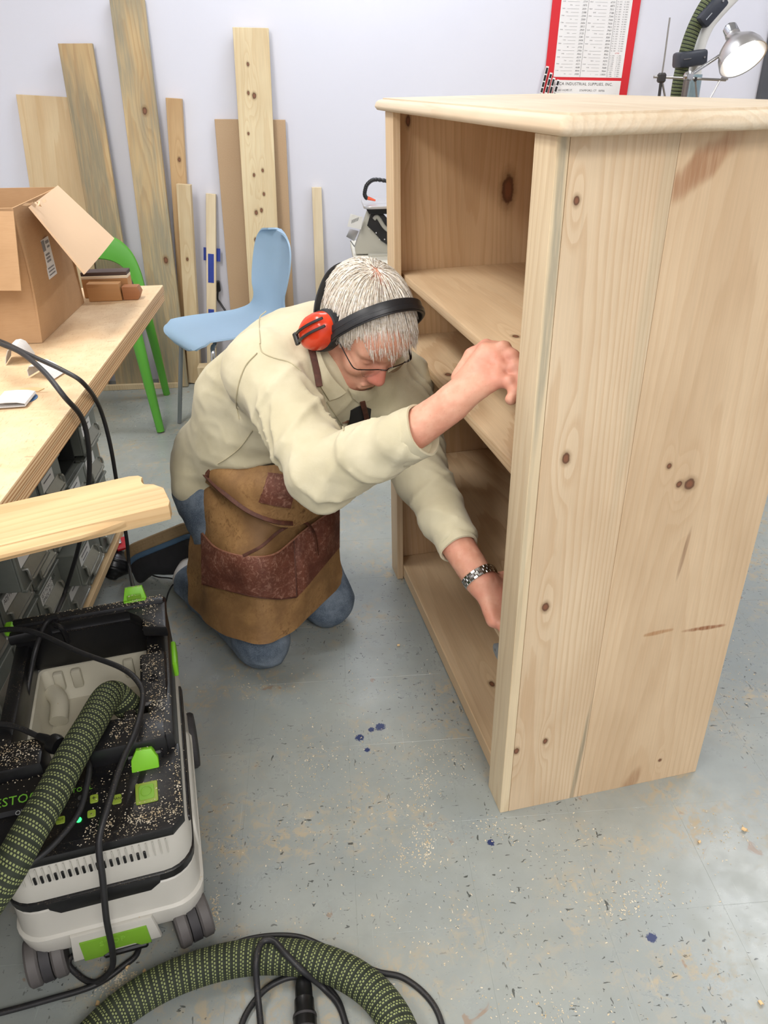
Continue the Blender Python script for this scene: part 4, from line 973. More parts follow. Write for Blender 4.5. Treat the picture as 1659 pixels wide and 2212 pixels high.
def vnoise(P, f, s=0):
    Q = P*f; i = np.floor(Q).astype(np.int64); u = Q-i; u = u*u*(3-2*u); r = 0
    for dx in (0, 1):
        for dy in (0, 1):
            for dz in (0, 1):
                wgt = (u[:, 0] if dx else 1-u[:, 0])*(u[:, 1] if dy else 1-u[:, 1])*(u[:, 2] if dz else 1-u[:, 2])
                r = r+wgt*_hash(i[:, 0]+dx, i[:, 1]+dy, i[:, 2]+dz, s)
    return r
def folds(P, f, s=0): n = vnoise(P, f, s); return (1-np.abs(2*n-1))**2-0.35
def surface_nets(fn, lo, hi, h_):
    lo = np.asarray(lo, float); hi = np.asarray(hi, float); Bk = 8
    nb = np.ceil((hi-lo)/h_/Bk).astype(int)+1; dim = nb*Bk
    ci = np.stack(np.meshgrid(*[np.arange(n) for n in nb], indexing='ij'), -1).reshape(-1, 3)
    cen = lo+(ci*Bk+(Bk-1)/2)*h_; dc = fn(cen)
    val = np.empty(dim, np.float32)
    tmp = np.sign(dc).reshape(nb)
    val[:] = np.repeat(np.repeat(np.repeat(tmp, Bk, 0), Bk, 1), Bk, 2)
    act = ci[np.abs(dc) < Bk*h_*0.87*1.25+0.02]
    off = np.stack(np.meshgrid(*[np.arange(Bk)]*3, indexing='ij'), -1).reshape(-1, 3)
    idx = (act[:, None, :]*Bk+off[None]).reshape(-1, 3)
    for s in range(0, len(idx), 400000):
        q = idx[s:s+400000]; val[q[:, 0], q[:, 1], q[:, 2]] = fn(lo+q*h_)
    neg = val < 0
    corners = [(a, b, c) for a in (0, 1) for b in (0, 1) for c in (0, 1)]
    n0 = [d-1 for d in dim]
    cnt = sum(neg[a:a+n0[0], b:b+n0[1], c:c+n0[2]].astype(np.int8) for a, b, c in corners)
    cell = np.argwhere((cnt > 0) & (cnt < 8)); N = len(cell)
    ids = -np.ones(n0, np.int64); ids[cell[:, 0], cell[:, 1], cell[:, 2]] = np.arange(N)
    acc = np.zeros((N, 3)); wn = np.zeros(N)
    cv = [val[cell[:, 0]+a, cell[:, 1]+b, cell[:, 2]+c] for a, b, c in corners]
    for i, p in enumerate(corners):
        for j, q in enumerate(corners):
            if j > i and sum(abs(p[k]-q[k]) for k in range(3)) == 1:
                x, y = cv[i], cv[j]; m = (x < 0) != (y < 0)
                t = np.where(m, x/(x-y+1e-12), 0)
                pt = np.array(p)+t[:, None]*(np.array(q)-np.array(p)); acc[m] += pt[m]; wn[m] += 1
    verts = lo+(cell+acc/np.maximum(wn, 1)[:, None])*h_
    faces = []
    for ax in range(3):
        o1, o2 = [(1, 2), (2, 0), (0, 1)][ax]
        sl = [slice(1, d-1) for d in dim]; s2 = list(sl); sl[ax] = slice(1, dim[ax]-2); s2[ax] = slice(2, dim[ax]-1)
        A_ = neg[tuple(sl)]; B_ = neg[tuple(s2)]
        e = np.argwhere(A_ != B_)+1
        if not len(e): continue
        fl_ = neg[e[:, 0], e[:, 1], e[:, 2]]
        d1 = np.zeros(3, int); d1[o1] = 1; d2 = np.zeros(3, int); d2[o2] = 1
        g_ = lambda q: ids[q[:, 0], q[:, 1], q[:, 2]]
        q4 = np.stack([g_(e-d1-d2), g_(e-d2), g_(e), g_(e-d1)], 1)
        q4[~fl_] = q4[~fl_][:, ::-1]; faces.append(q4[(q4 >= 0).all(1)])
    return verts, np.concatenate(faces)
def sdf_build(name, parts, mat, parent):
    """parts: list of (fn, lo, hi, cell) joined into one mesh"""
    V_, F_, off = [], [], 0
    for fn, lo, hi, h_ in parts:
        v, f = surface_nets(fn, lo, hi, h_); V_.append(v); F_.append(f+off); off += len(v)
    v = np.concatenate(V_); f = np.concatenate(F_)
    me = bpy.data.meshes.new(name); me.vertices.add(len(v)); me.vertices.foreach_set('co', v.ravel())
    me.loops.add(f.size); me.loops.foreach_set('vertex_index', f.ravel().astype(np.int32))
    me.polygons.add(len(f)); me.polygons.foreach_set('loop_start', np.arange(0, f.size, 4, dtype=np.int32))
    me.update(calc_edges=True); me.validate()
    me.polygons.foreach_set('use_smooth', np.ones(len(f), bool))
    for m in (mat if isinstance(mat, (list, tuple)) else [mat]): me.materials.append(m)
    o = bpy.data.objects.new(name, me); link(o, parent, W1); return o
def bounds(*pts, pad=0.12): a = np.array(pts); return a.min(0)-pad, a.max(0)+pad

PER = thing('person', 'kneeling person in a cream shirt and leather apron, reaching into the bookcase', 'person', (-0.18, 1.78, 0))
# joints
Rk = V(-0.221, 1.606, 0.074); Lk = V(-0.049, 1.771, 0.074); Ra = V(-0.479, 1.937, 0.080); La = Lk+(Ra-Rk)*0.98
Rh = V(-0.340, 1.821, 0.419); Lh = V(-0.200, 1.971, 0.419)
Rs = V(-0.144, 1.582, 0.818); Ls = V(0.154, 1.777, 0.709)
Re = V(-0.033, 1.326, 0.697); Rw = at(950, 893, 1.325)
Le = V(0.188, 1.510, 0.579); Lw = flr(1027, 1239, 0.478)
HC = V(0.0666, 1.5708, 0.9140); HF = V(0.371, -0.641, -0.672); HL = V(0.815, 0.572, -0.095); HU = V(0.446, -0.512, 0.734)
HAX = np.array([HF, HL, HU])
def hd(f, l, u): return HC+f*HF+l*HL+u*HU
Nk = V(-0.015, 1.712, 0.790)
pelv = (Rh+Lh)/2; chest = (Rs+Ls)/2; lat = nrm(Ls-Rs); axis = nrm(chest-pelv); front = nrm(np.cross(axis, lat)) 
if front @ V(0.7, -0.7, 0) < 0: front = -front

# ---- skin
def skin_mat():
    g = G('skin'); P = g.obj(); n = g.noise(P, 26, 4, 0.6); f = g.noise(P, 240, 3, 0.6); b = g.noise(P, 11, 2, 0.5)
    c = g.mix(g.mr(n, 0.3, 0.7), S(212, 152, 126), S(224, 172, 146)); c = g.mix(g.mr(b, 0.42, 0.66, 0, 0.45), c, S(208, 124, 106))
    # ruddy nose, a person's own colour
    x = g.n('ShaderNodeVectorMath', operation='DISTANCE'); g.set(x.inputs[0], P); x.inputs[1].default_value = tuple(hd(0.112, 0, -0.034))
    c = g.mix(g.mr(x.outputs['Value'], 0.045, 0.008, 0, 0.6), c, S(204, 104, 94))
    c = g.mix(g.mr(f, 0.62, 0.72, 0, 0.25), c, S(170, 104, 84))
    g.bump(f, 0.12, 0.0008)
    return g.fin(c, 0.5, 0, 0.4, Subsurface_Weight=0.12, Subsurface_Radius=(0.012, 0.005, 0.003), Subsurface_Scale=0.5)
SKIN = skin_mat()
def f_head(Pw):
    P = (Pw-HC) @ HAX.T
    d = sd_ell(P, (-0.010, 0, 0.034), (0.099, 0.076, 0.086))
    d = smin(d, sd_cone(P, (0.040, 0, 0.030), (0.050, 0, -0.075), 0.060, 0.040), 0.035)
    d = smin(d, sd_ell(P, (0.070, 0, 0.050), (0.026, 0.052, 0.032)), 0.03)
    for s in (-1, 1):
        d = smin(d, sd_cone(P, (-0.005, s*0.054, -0.045), (0.062, s*0.018, -0.094), 0.020, 0.018), 0.03)
        d = smin(d, sd_ell(P, (0.067, s*0.036, -0.030), (0.026, 0.024, 0.026)), 0.022)
        d = smin(d, sd_cone(P, (0.088, s*0.012, 0.020), (0.076, s*0.050, 0.022), 0.010, 0.008), 0.014)
        d = smax(d, -sd_ell(P, (0.097, s*0.031, 0.001), (0.016, 0.018, 0.012)), 0.012)
        d = smin(d, sd_ell(P, (0.078, s*0.031, 0.000), (0.0125, 0.0135, 0.0115)), 0.004)
        d = smin(d, sd_ell(P, (0.101, s*0.0125, -0.040), (0.011, 0.0085, 0.009)), 0.007)
        d = smax(d, -sd_cone(P, (0.098, s*0.020, -0.048), (0.088, s*0.036, -0.074), 0.0022, 0.0022), 0.008)
        d = smin(d, sd_ell(P, (-0.006, s*0.077, -0.005), (0.018, 0.010, 0.030)), 0.008)
    d = smin(d, sd_cone(P, (0.091, 0, 0.010), (0.113, 0, -0.034), 0.0085, 0.0135), 0.012)
    d = smin(d, sd_ell(P, (0.083, 0, -0.070), (0.020, 0.028, 0.020)), 0.02)
    d = smin(d, sd_ell(P, (0.078, 0, -0.102), (0.018, 0.024, 0.015)), 0.02)
    d = smin(d, sd_cone(P, (0.101, -0.016, -0.066), (0.101, 0.016, -0.066), 0.0042, 0.0042), 0.006)
    d = smin(d, sd_cone(P, (0.099, -0.016, -0.077), (0.099, 0.016, -0.077), 0.0050, 0.0050), 0.006)
    d = smax(d, -sd_cone(P, (0.106, -0.024, -0.0735), (0.106, 0.024, -0.0715), 0.0022, 0.0022), 0.004)
    nk = (Nk-HC) @ HAX.T
    d = smin(d, sd_cone(P, (-0.032, 0, -0.035), nk, 0.058, 0.062), 0.03)
    return d
def hand_fn(wr, fore, mcps, fingers, thumb, pr, fr0, fr1, rw):
    cm = np.mean(mcps, axis=0)
    def fn(P):
        d = sd_cone(P, fore, wr, rw*1.12, rw)
        for m in mcps: d = smin(d, sd_cone(P, wr+(m-wr)*0.12, m, rw*0.55, pr), 0.016)
        d = smin(d, sd_cone(P, wr+(cm-wr)*0.2, wr+(cm-wr)*0.7, rw*0.75, rw*0.62), 0.02)
        for m, ch in zip(mcps, fingers):
            q = [m]+ch; fd = None; n = len(q)-1
            for i in range(n):
                r1 = fr0+(fr1-fr0)*i/n; r2 = fr0+(fr1-fr0)*(i+1)/n
                e = sd_cone(P, q[i], q[i+1], r1, r2); fd = e if fd is None else smin(fd, e, 0.004)
                if i: fd = smin(fd, np.linalg.norm(P-q[i], axis=1)-r1*1.06, 0.004)
            d = smin(d, fd, 0.005)
        q = thumb; td = None
        for i in range(len(q)-1):
            r1 = fr0*1.25*(1-0.12*i); e = sd_cone(P, q[i], q[i+1], r1, r1*0.9); td = e if td is None else smin(td, e, 0.006)
        d = smin(d, td, 0.010)
        return d+0.0010*(vnoise(P, 160, 3)-0.5)
    return fn
# right hand: back of the hand to the viewer, fingers folding in behind the stile
rm = [at(1048, 758, 1.312), at(1070, 770, 1.302), at(1079, 793, 1.292), at(1074, 820, 1.284)]
rf = [[at(1088, 752, 1.300), at(1110, 774, 1.290), at(1108, 798, 1.288)], [at(1106, 771, 1.290), at(1124, 797, 1.280), at(1118, 820, 1.278)],
      [at(1111, 797, 1.282), at(1125, 822, 1.274), at(1116, 844, 1.272)], [at(1102, 826, 1.276), at(1114, 847, 1.270), at(1104, 862, 1.268)]]
rt_ = [at(992, 815, 1.335), at(1020, 768, 1.335), at(1050, 748, 1.328), at(1078, 750, 1.318)]
f_rh = hand_fn(at(966, 880, 1.318), at(880, 940, 1.352), rm, rf, rt_, 0.0150, 0.0118, 0.0102, 0.0315)
# left hand: resting on the shelf, back of the hand up
lm_ = [flr(1102, 1272, 0.436), flr(1100, 1298, 0.430), flr(1090, 1322, 0.424), flr(1068, 1338, 0.419)]
lf = [[flr(1136, 1296, 0.428), flr(1160, 1322, 0.410), flr(1168, 1340, 0.402)], [flr(1132, 1324, 0.424), flr(1154, 1350, 0.409), flr(1162, 1366, 0.402)],
      [flr(1118, 1345, 0.419), flr(1140, 1368, 0.408), flr(1148, 1382, 0.402)], [flr(1092, 1360, 0.415), flr(1110, 1378, 0.407), flr(1118, 1390, 0.402)]]
lt_ = [flr(1052, 1250, 0.466), flr(1090, 1248, 0.446), flr(1122, 1264, 0.426), flr(1142, 1284, 0.412)]
Lwr = flr(1036, 1252, 0.468)
f_lh = hand_fn(Lwr, flr(985, 1172, 0.515), lm_, lf, lt_, 0.0175, 0.0115, 0.0095, 0.0315)
def f_core(P):
    d = sd_cone(P, pelv, chest, 0.105, 0.10)
    d = smin(d, sd_cone(P, Rs, Ls, 0.058, 0.058), 0.06)
    for a, b, r1, r2 in ((Rs, Re, 0.045, 0.038), (Re, at(900, 930, 1.345), 0.038, 0.028), (Ls, Le, 0.045, 0.036), (Le, flr(985, 1172, 0.515), 0.036, 0.029), (Rh, Rk, 0.075, 0.050), (Lh, Lk, 0.075, 0.050), (Rk, Ra+(Rk-Ra)*0.2, 0.048, 0.032), (Lk, La+(Lk-La)*0.2, 0.048, 0.032), (chest, Nk, 0.09, 0.06)):
        d = smin(d, sd_cone(P, a, b, r1, r2), 0.03)
    return d
sdf_build('body', [(f_core, *bounds(Rk, La, Rs, Ls, Re, Ra, pad=0.13), 0.012), (f_head, *bounds(HC, Nk, hd(0.05, 0, 0.1), pad=0.15), 0.0026),
                   (f_rh, *bounds(at(880, 940, 1.352), *rm, *[q for c in rf for q in c], pad=0.05), 0.0022), (f_lh, *bounds(flr(985, 1172, 0.515), *lm_, *[q for c in lf for q in c], pad=0.05), 0.0022)], SKIN, PER)
# brows, part of the person
BROW = plain('grey_brow', S(168, 150, 130), 0.8)
mb = MB(); rr = random.Random(5)
for s in (-1, 1):
    for k in range(70):
        t = rr.random(); b_ = hd(0.094-0.012*t*t-0.004*t, s*(0.014+0.036*t), 0.021+0.007*math.sin(t*2.6)+rr.uniform(-.003, .003))
        e_ = b_+HL*(s*0.007)+HU*0.002+HF*rr.uniform(0.0, 0.003); mb.tube([b_, (b_+e_)/2+HF*0.0012, e_], [0.0006, 0.0006, 0.0002], 3)
mb.build('eyebrows', BROW, PER, W1)
# ---- hair: strands combed forward and to the sides over a thinning crown
def hair_mat():
    g = G('grey_hair'); n = g.noise(g.obj(), 180, 2, 0.6)
    return g.fin(g.ramp(n, [(0.3, S(212, 198, 176)), (0.5, S(238, 229, 215)), (0.7, S(250, 246, 240))]), 0.4, 0, 0.4)
HAIR = hair_mat()
ER = np.array([0.101, 0.078, 0.088]); EC = np.array([-0.010, 0, 0.034])
def hair():
    rg = np.random.RandomState(11); vs = []; fs = []; gl = HAX @ V(0, 0, -1)
    n = 0
    while n < 8500:
        d = rg.normal(size=3); d /= np.linalg.norm(d)
        if d[0] > 0.66 and d[2] < 0.50: continue                       # forehead and face
        if d[0] > 0.30 and d[2] < 0.10+0.6*(d[0]-0.3): continue
        if d[2] < -0.60 or (d[2] < -0.35 and d[0] > -0.1): continue
        crown = math.exp(-(((d[0]+0.10)/0.34)**2+((d[1]+0.06)/0.34)**2)) if d[2] > 0.4 else 0
        if rg.rand() < crown*0.86: continue
        if d[0] > 0.40 and d[1] < 0.35 and rg.rand() < 0.62: continue
        temple = math.exp(-((d[0]-0.60)/0.16)**2-((d[1]+0.25)/0.22)**2) if d[2] > 0.2 else 0
        if rg.rand() < temple*0.80: continue
        p = EC+ER*d*1.004
        fr_ = max(0.0, d[0])
        Ls_ = rg.uniform(0.060, 0.105)*(1.0+0.25*fr_)*(0.55 if d[0] < -0.45 else 1)*(0.7 if d[2] < -0.1 else 1)
        # combed out of a whorl at the crown: forward over the brow, down at the sides and back
        wh = np.array([-0.42, 0.0, 0.91]); flow = d-wh; flow = flow/(np.linalg.norm(flow)+0.15)
        flow = flow+np.array([0.55*max(0, min(1, (d[0]+0.45)*1.6)), 0.12, -0.25*min(1, abs(d[1])*1.3)])
        flow = flow+rg.normal(size=3)*0.10+0.14*np.array([math.sin(p[1]*90), math.sin(p[0]*80), math.sin(p[2]*95)])
        if d[0] > 0.35: Ls_ *= 0.50+0.5*min(1, max(0, abs(d[1]-0.05)*1.6))
        steps = 8; pts = [p]; lift = rg.uniform(0.001, 0.010)
        for k in range(steps):
            q = (pts[-1]-EC)/ER; nn = q/ER; nn /= np.linalg.norm(nn)
            dr = flow+gl*(0.05+0.09*k); dr = dr-nn*(dr@nn)*(0.92 if k < 5 else 0.5); dr /= np.linalg.norm(dr)+1e-9
            x = pts[-1]+dr*Ls_/steps
            q = (x-EC)/ER; rr_ = np.linalg.norm(q); mn = 1.0+lift/0.09*min(1, (k+1)/3)
            if rr_ < mn: x = EC+ER*q/rr_*mn
            if len(pts) > 2 and ((x[0] > 0.055 and x[2] < 0.040+0.010*math.sin(x[1]*160)) or (x[0] > 0.012 and x[2] < 0.000)): x = pts[-1]+(x-pts[-1])*0.02
            pts.append(x)
        n += 1
        W = [HC+q[0]*HF+q[1]*HL+q[2]*HU for q in pts]
        wd_ = rg.uniform(0.0005, 0.0010); o_ = len(vs)
        sd = nrm(rg.normal(size=3))
        for k, q in enumerate(W):
            tg = nrm((W[min(k+1, steps)]-W[max(k-1, 0)])); b_ = nrm(np.cross(tg, sd)); c_ = np.cross(tg, b_); ww_ = wd_*(1 if k < steps-1 else (0.6 if k < steps else 0.15))
            vs += [q+b_*ww_, q-b_*ww_*0.5+c_*ww_*0.87, q-b_*ww_*0.5-c_*ww_*0.87]
        for k in range(steps):
            for j in range(3): fs.append([o_+3*k+j, o_+3*k+(j+1) % 3, o_+3*k+3+(j+1) % 3, o_+3*k+3+j])
    me = bpy.data.meshes.new('hair'); me.from_pydata([tuple(v) for v in vs], [], fs); me.polygons.foreach_set('use_smooth', [True]*len(fs)); me.materials.append(HAIR)
    o = bpy.data.objects.new('hair', me); link(o, PER, W1); return o
hair()

# ---- shirt
def cloth_mat(name, c, c2, weave=900, rough=0.8):
    g = G(name); P = g.obj(); n = g.noise(P, 9, 4, 0.6); f = g.noise(P, weave, 2, 0.5); m_ = g.noise(P, 70, 4, 0.6)
    g.bump(g.ma('ADD', g.ma('MULTIPLY', m_, 1.0), g.ma('MULTIPLY', f, 0.3)), 0.22, 0.002)
    return g.fin(g.mix(g.mr(n, 0.3, 0.7), c, c2), rough, 0, 0.2, Sheen_Weight=0.15)
SHIRT = cloth_mat('cream_cotton', S(198, 189, 158), S(208, 200, 172))
RwS = at(902, 934, 1.345); LwS = flr(988, 1178, 0.512)
upb = chest-front*0.050+axis*0.02
HP = [at(482, 1000, 2.02), at(524, 862, 1.87), at(604, 770, 1.74)]
def armfold(P, a, b, f, s, skew=0.6):
    ax_ = nrm(b-a); u_ = nrm(np.cross(ax_, (0.2, 0.3, 1))); v_ = np.cross(ax_, u_); q = P-a
    t = q@ax_; x = q@u_; y = q@v_
    Q = np.stack([t*f+skew*f*x, x*f*0.28+5, y*f*0.28+9], 1)
    n = vnoise(Q, 1.0, s); return np.clip(1-np.abs(2*n-1)*1.5, 0, 1)**1.5-0.25
def f_shirt(P):
    d = sd_cone(P, pelv-lat*0.055+front*0.01, chest-lat*0.075+front*0.005, 0.118, 0.112)
    d = smin(d, sd_cone(P, pelv+lat*0.055+front*0.01, chest+lat*0.075+front*0.005, 0.118, 0.105), 0.05)
    d = smin(d, sd_cone(P, Rs-axis*0.01, Ls-axis*0.01, 0.082, 0.078), 0.05)
    d = smin(d, sd_ell(P, upb, (0.12, 0.17, 0.11), [front, lat, axis]), 0.05)
    d = smin(d, sd_cone(P, pelv-front*0.05-axis*0.02-lat*0.06, pelv-front*0.06+axis*0.06, 0.10, 0.10), 0.05)
    d = smin(d, sd_cone(P, at(410, 1050, 1.960), at(430, 965, 1.985), 0.042, 0.057), 0.03)
    d = smin(d, sd_cone(P, HP[0], HP[1], 0.098, 0.104), 0.04); d = smin(d, sd_cone(P, HP[1], HP[2], 0.104, 0.094), 0.04)
    d = smin(d, sd_cone(P, chest+axis*0.03, Nk+axis*0.005, 0.095, 0.068), 0.05)
    # neck opening
    d = smax(d, -sd_cone(P, Nk-axis*0.02+front*0.015, hd(-0.01, 0, -0.03), 0.062, 0.066), 0.010)
    d = smax(d, -sd_cone(P, Nk+front*0.055-axis*0.01, chest+front*0.125-axis*0.01+lat*0.02, 0.040, 0.016), 0.012)
    fb = folds(P @ np.array([[1.0, 0.2, 0.1], [0.1, 1.0, 0.3], [0, 0.2, 1.4]]), 9, 2)
    d = d-0.006*fb-0.008*armfold(P, HP[0], HP[2], 15, 31, 1.2)-0.002*folds(P, 28, 5)
    # sleeves
    s = sd_cone(P, Rs+axis*0.005, Re, 0.080, 0.061); s = smin(s, sd_cone(P, Re, RwS, 0.061, 0.047), 0.018)
    ne = np.exp(-(np.linalg.norm(P-Re, axis=1)/0.12)**2)
    s = s-(0.006+0.007*ne)*armfold(P, Re, RwS, 26, 7, 0.8)-(0.006+0.006*ne)*armfold(P, Rs, Re, 19, 8, -0.7)-0.0015*folds(P, 34, 9)
    t = sd_cone(P, Ls+axis*0.005, Le, 0.076, 0.056); t = smin(t, sd_cone(P, Le, LwS, 0.056, 0.041), 0.02)
    t = t-0.009*armfold(P, Le, LwS, 25, 12, 0.9)-0.006*armfold(P, Ls, Le, 22, 14, -0.5)-0.0015*folds(P, 34, 4)
    d = smin(d, s, 0.022); d = smin(d, t, 0.022)
    # open cuffs
    dr = nrm(RwS-Re); d = smax(d, (P-RwS)@dr, 0.004); dl = nrm(LwS-Le)
    far_l = np.linalg.norm(P-LwS, axis=1); far_r = np.linalg.norm(P-RwS, axis=1)
    d = np.where(far_l < 0.16, smax(d, (P-LwS)@dl, 0.004), d)
    return d
dr_ = nrm(RwS-Re)
shirt = sdf_build('shirt', [(f_shirt, *bounds(pelv, Rs, Ls, Re, RwS, LwS, Nk, pad=0.17), 0.0058)], SHIRT, PER)
# cuffs: hollow bands, with a stitched rim
def band(c, d, r, L, th, name, m, par, tilt=0.0):
    d = nrm(d); u = nrm(np.cross(d, (0.3, 0.1, 1))); v = np.cross(d, u); mb = MB(); n = 36
    prof = [(r-th, -L*0.5), (r, -L), (r+0.002, -L*0.7), (r+0.001, -L*0.3), (r+0.0015, 0), (r-th*0.5, 0.001), (r-th, -0.002), (r-th*1.5, -L*0.6)]
    vs = []; fs = []
    for rad, z in prof:
        for k in range(n):
            a = 2*math.pi*k/n; wob = 1+0.025*math.sin(3*a+z*60)+0.02*math.sin(5*a)
            vs.append(c+d*z+(u*math.cos(a)+v*math.sin(a))*rad*wob)
    for j in range(len(prof)-1):
        for k in range(n): fs.append([j*n+k, j*n+(k+1) % n, (j+1)*n+(k+1) % n, (j+1)*n+k])
    return mb.add(vs, fs).build(name, m, par, W1, smooth=50)
band(RwS+dr_*0.012, dr_, 0.0465, 0.060, 0.004, 'cuff', SHIRT, shirt)
dl_ = nrm(LwS-Le)
band(LwS+dl_*0.010, dl_, 0.0405, 0.055, 0.004, 'cuff', SHIRT, shirt)
# ---- jeans
def denim_mat():
    g = G('denim'); P = g.obj(); n = g.noise(P, 14, 4, 0.6); f = g.noise(g.mp(P, (900, 900, 300)), 1, 2, 0.6)
    c = g.mix(g.mr(n, 0.35, 0.7), S(74, 86, 100), S(126, 137, 148)); c = g.mix(g.mr(f, 0.4, 0.7, 0, 0.4), c, S(150, 164, 180))
    g.bump(f, 0.3, 0.001); return g.fin(c, 0.85, 0, 0.2)
DENIM = denim_mat()
def f_jeans(P):
    d = sd_cone(P, Rh+lat*0.01, Lh, 0.100, 0.104)
    for a, b, c in ((Rh, Rk, Ra), (Lh, Lk, La)):
        d = smin(d, sd_cone(P, a, b, 0.088, 0.066), 0.04); k_ = c+(b-c)*0.16
        d = smin(d, sd_cone(P, b, k_, 0.068, 0.056), 0.02)
    d = d-0.007*folds(P, 13, 21)-0.003*folds(P, 30, 22)
    d = smax(d, 0.003-P[:, 2], 0.006)
    return d
sdf_build('jeans', [(f_jeans, *bounds(Rk, Lk, Ra, La, Rh, Lh, pad=0.14), 0.0065)], DENIM, PER)

# ---- tracing a sight line onto a modelled surface (to lay collar, straps and seams on the cloth)
def hit(x, y, fn, d0=1.1, d1=2.6):
    r = ray(x, y); k = np.linalg.norm(r); d = d0
    for _ in range(90):
        v = fn((V(0, 0, CAM_H)+d*r)[None])[0]
        if v < 0.0008: return d
        d += max(v*0.7, 0.0006)/k
        if d > d1: return None
    return d
def lay(pts, fn, lift=0.004, dmax=None, d0=1.1):
    out = []; last = None
    for x, y in pts:
        d = hit(x, y, fn, d0)
        if d is None or (dmax and d > dmax): d = last if last else (dmax or 1.9)
        last = d; out.append(at(x, y, d-lift))
    return np.array(out)
LEATHER = None
def leather_mat(name, c1, c2, scuff, amt, sc=22):
    g = G(name); P = g.obj(); n = g.noise(P, sc, 5, 0.65, 0.5); f = g.noise(P, sc*7, 4, 0.7, 1.2); k = g.vor(P, 300)
    c = g.mix(g.mr(n, 0.3, 0.7), c1, c2); c = g.mix(g.ma('MULTIPLY', g.mr(f, 0.45, 0.75), g.mr(n, 0.35, 0.65, 0.1, amt)), c, scuff)
    g.bump(g.ma('ADD', f, g.ma('MULTIPLY', k, 0.4)), 0.25, 0.0015); return g.fin(c, 0.62, 0, 0.35)
CANVAS = leather_mat('waxed_canvas', S(124, 92, 58), S(164, 126, 80), S(100, 68, 40), 1.0, 8)
POCKET = leather_mat('brown_leather', S(84, 46, 34), S(112, 66, 50), S(172, 132, 112), 1.0, 12)
STRAP = leather_mat('leather_strap', S(66, 36, 26), S(88, 50, 36), S(120, 76, 58), 0.4, 30)

# ---- collar, undershirt, shirt details
def sheet(rows, fn, lift, name, m, par, n=6, thick=0.0022, dmax=None, lifts=None, d0=1.1):
    """rows of sight lines laid on fn -> thin sheet"""
    G_ = []
    for i, r in enumerate(rows):
        rs = spline([(*q, 0) for q in r], n)[:, :2]
        G_.append(lay(rs, fn, lifts[i] if lifts else lift, dmax, d0))
    G_ = np.array(G_)
    if len(rows) > 2: G_ = np.stack([spline(G_[:, j], 4) for j in range(G_.shape[1])], 1)
    return MB().grid(G_, -thick).build(name, m, par, W1, smooth=60)
f_all = lambda P: np.minimum(f_shirt(P), f_head(P))
TEE = plain('black_tshirt', S(20, 20, 24), 0.85)
def f_tee(P):
    d = sd_cone(P, Nk+axis*0.000+front*0.006, hd(-0.035, 0, -0.075), 0.068, 0.062)
    return smax(d, (P-(Nk+axis*0.035))@nrm(axis+0.2*front), 0.004)
sdf_build('undershirt', [(f_tee, *bounds(Nk, hd(-.03, 0, -.07), pad=0.09), 0.004)], TEE, PER)
f_nk = lambda P: np.minimum(f_shirt(P), f_tee(P))
# near collar leaf runs down the side of the neck to a point on the chest, far leaf lies under the chin
sheet([[(690, 757), (703, 790), (722, 820), (748, 847)], [(684, 756), (694, 792), (710, 828), (735, 857)], [(674, 752), (680, 790), (690, 828), (712, 866)]], f_nk, 0.008, 'collar', SHIRT, shirt, lifts=[0.016, 0.014, 0.007], thick=0.003)
sheet([[(752, 838), (775, 846), (800, 842), (812, 832)], [(757, 848), (778, 857), (798, 853), (815, 843)], [(765, 862), (778, 872), (792, 868), (818, 856)]], f_nk, 0.008, 'collar', SHIRT, shirt, lifts=[0.014, 0.012, 0.006], thick=0.003)
# placket and chest pocket flap
def seam(px, fn, name, m, par, r=0.0012, lift=0.001, seg=6):
    P_ = lay(spline([(*q, 0) for q in px], seg)[:, :2], fn, lift)
    return MB().tube(P_, r, 6).build(name, m, par, W1)
SEAM = cloth_mat('cream_seam', S(186, 176, 144), S(194, 185, 154))
seam([(706, 868), (722, 892), (738, 915), (742, 930)], f_shirt, 'placket_seam', SEAM, shirt, 0.0014)
seam([(560, 742), (566, 760), (590, 772), (625, 782), (650, 800)], f_shirt, 'yoke_seam', SEAM, shirt)
seam([(562, 742), (560, 690), (575, 672)], f_shirt, 'yoke_seam', SEAM, shirt)
seam([(555, 762), (530, 790), (515, 830), (510, 870), (516, 905)], f_shirt, 'armhole_seam', SEAM, shirt, 0.0014)
seam([(545, 930), (520, 965), (490, 990), (470, 1002)], f_shirt, 'side_seam', SEAM, shirt)
sheet([[(758, 888), (780, 878), (802, 884)], [(756, 905), (778, 900), (800, 905)], [(752, 922), (775, 922), (797, 922)]], f_shirt, 0.004, 'chest_pocket', plain('black_pocket', S(26, 26, 28), 0.7), shirt, thick=0.002, d0=1.52)

# ---- apron (bib gathered at the waist, skirt over both thighs)
def cgrid(rows, n=7):
    C_ = np.array([[at(*q) for q in r] for r in rows])
    R_ = np.stack([spline(r, n) for r in C_], 0)
    return np.stack([spline(R_[:, j], n) for j in range(R_.shape[1])], 1)
AP_ = MB()
SK = cgrid([[(414, 990, 1.975), (470, 1045, 1.875), (545, 1105, 1.815), (630, 1132, 1.850), (700, 1095, 1.935), (733, 1086, 2.02)],
            [(413, 1120, 2.005), (480, 1140, 1.865), (560, 1160, 1.825), (635, 1172, 1.885), (705, 1140, 1.955), (737, 1130, 2.04)],
            [(412, 1220, 2.03), (480, 1240, 1.885), (560, 1262, 1.840), (638, 1258, 1.900), (705, 1212, 1.975), (739, 1190, 2.06)],
            [(409, 1305, 2.06), (463, 1362, 1.950), (560, 1393, 1.885), (626, 1370, 1.920), (690, 1312, 2.00), (742, 1262, 2.09)]])
nS = SK.shape
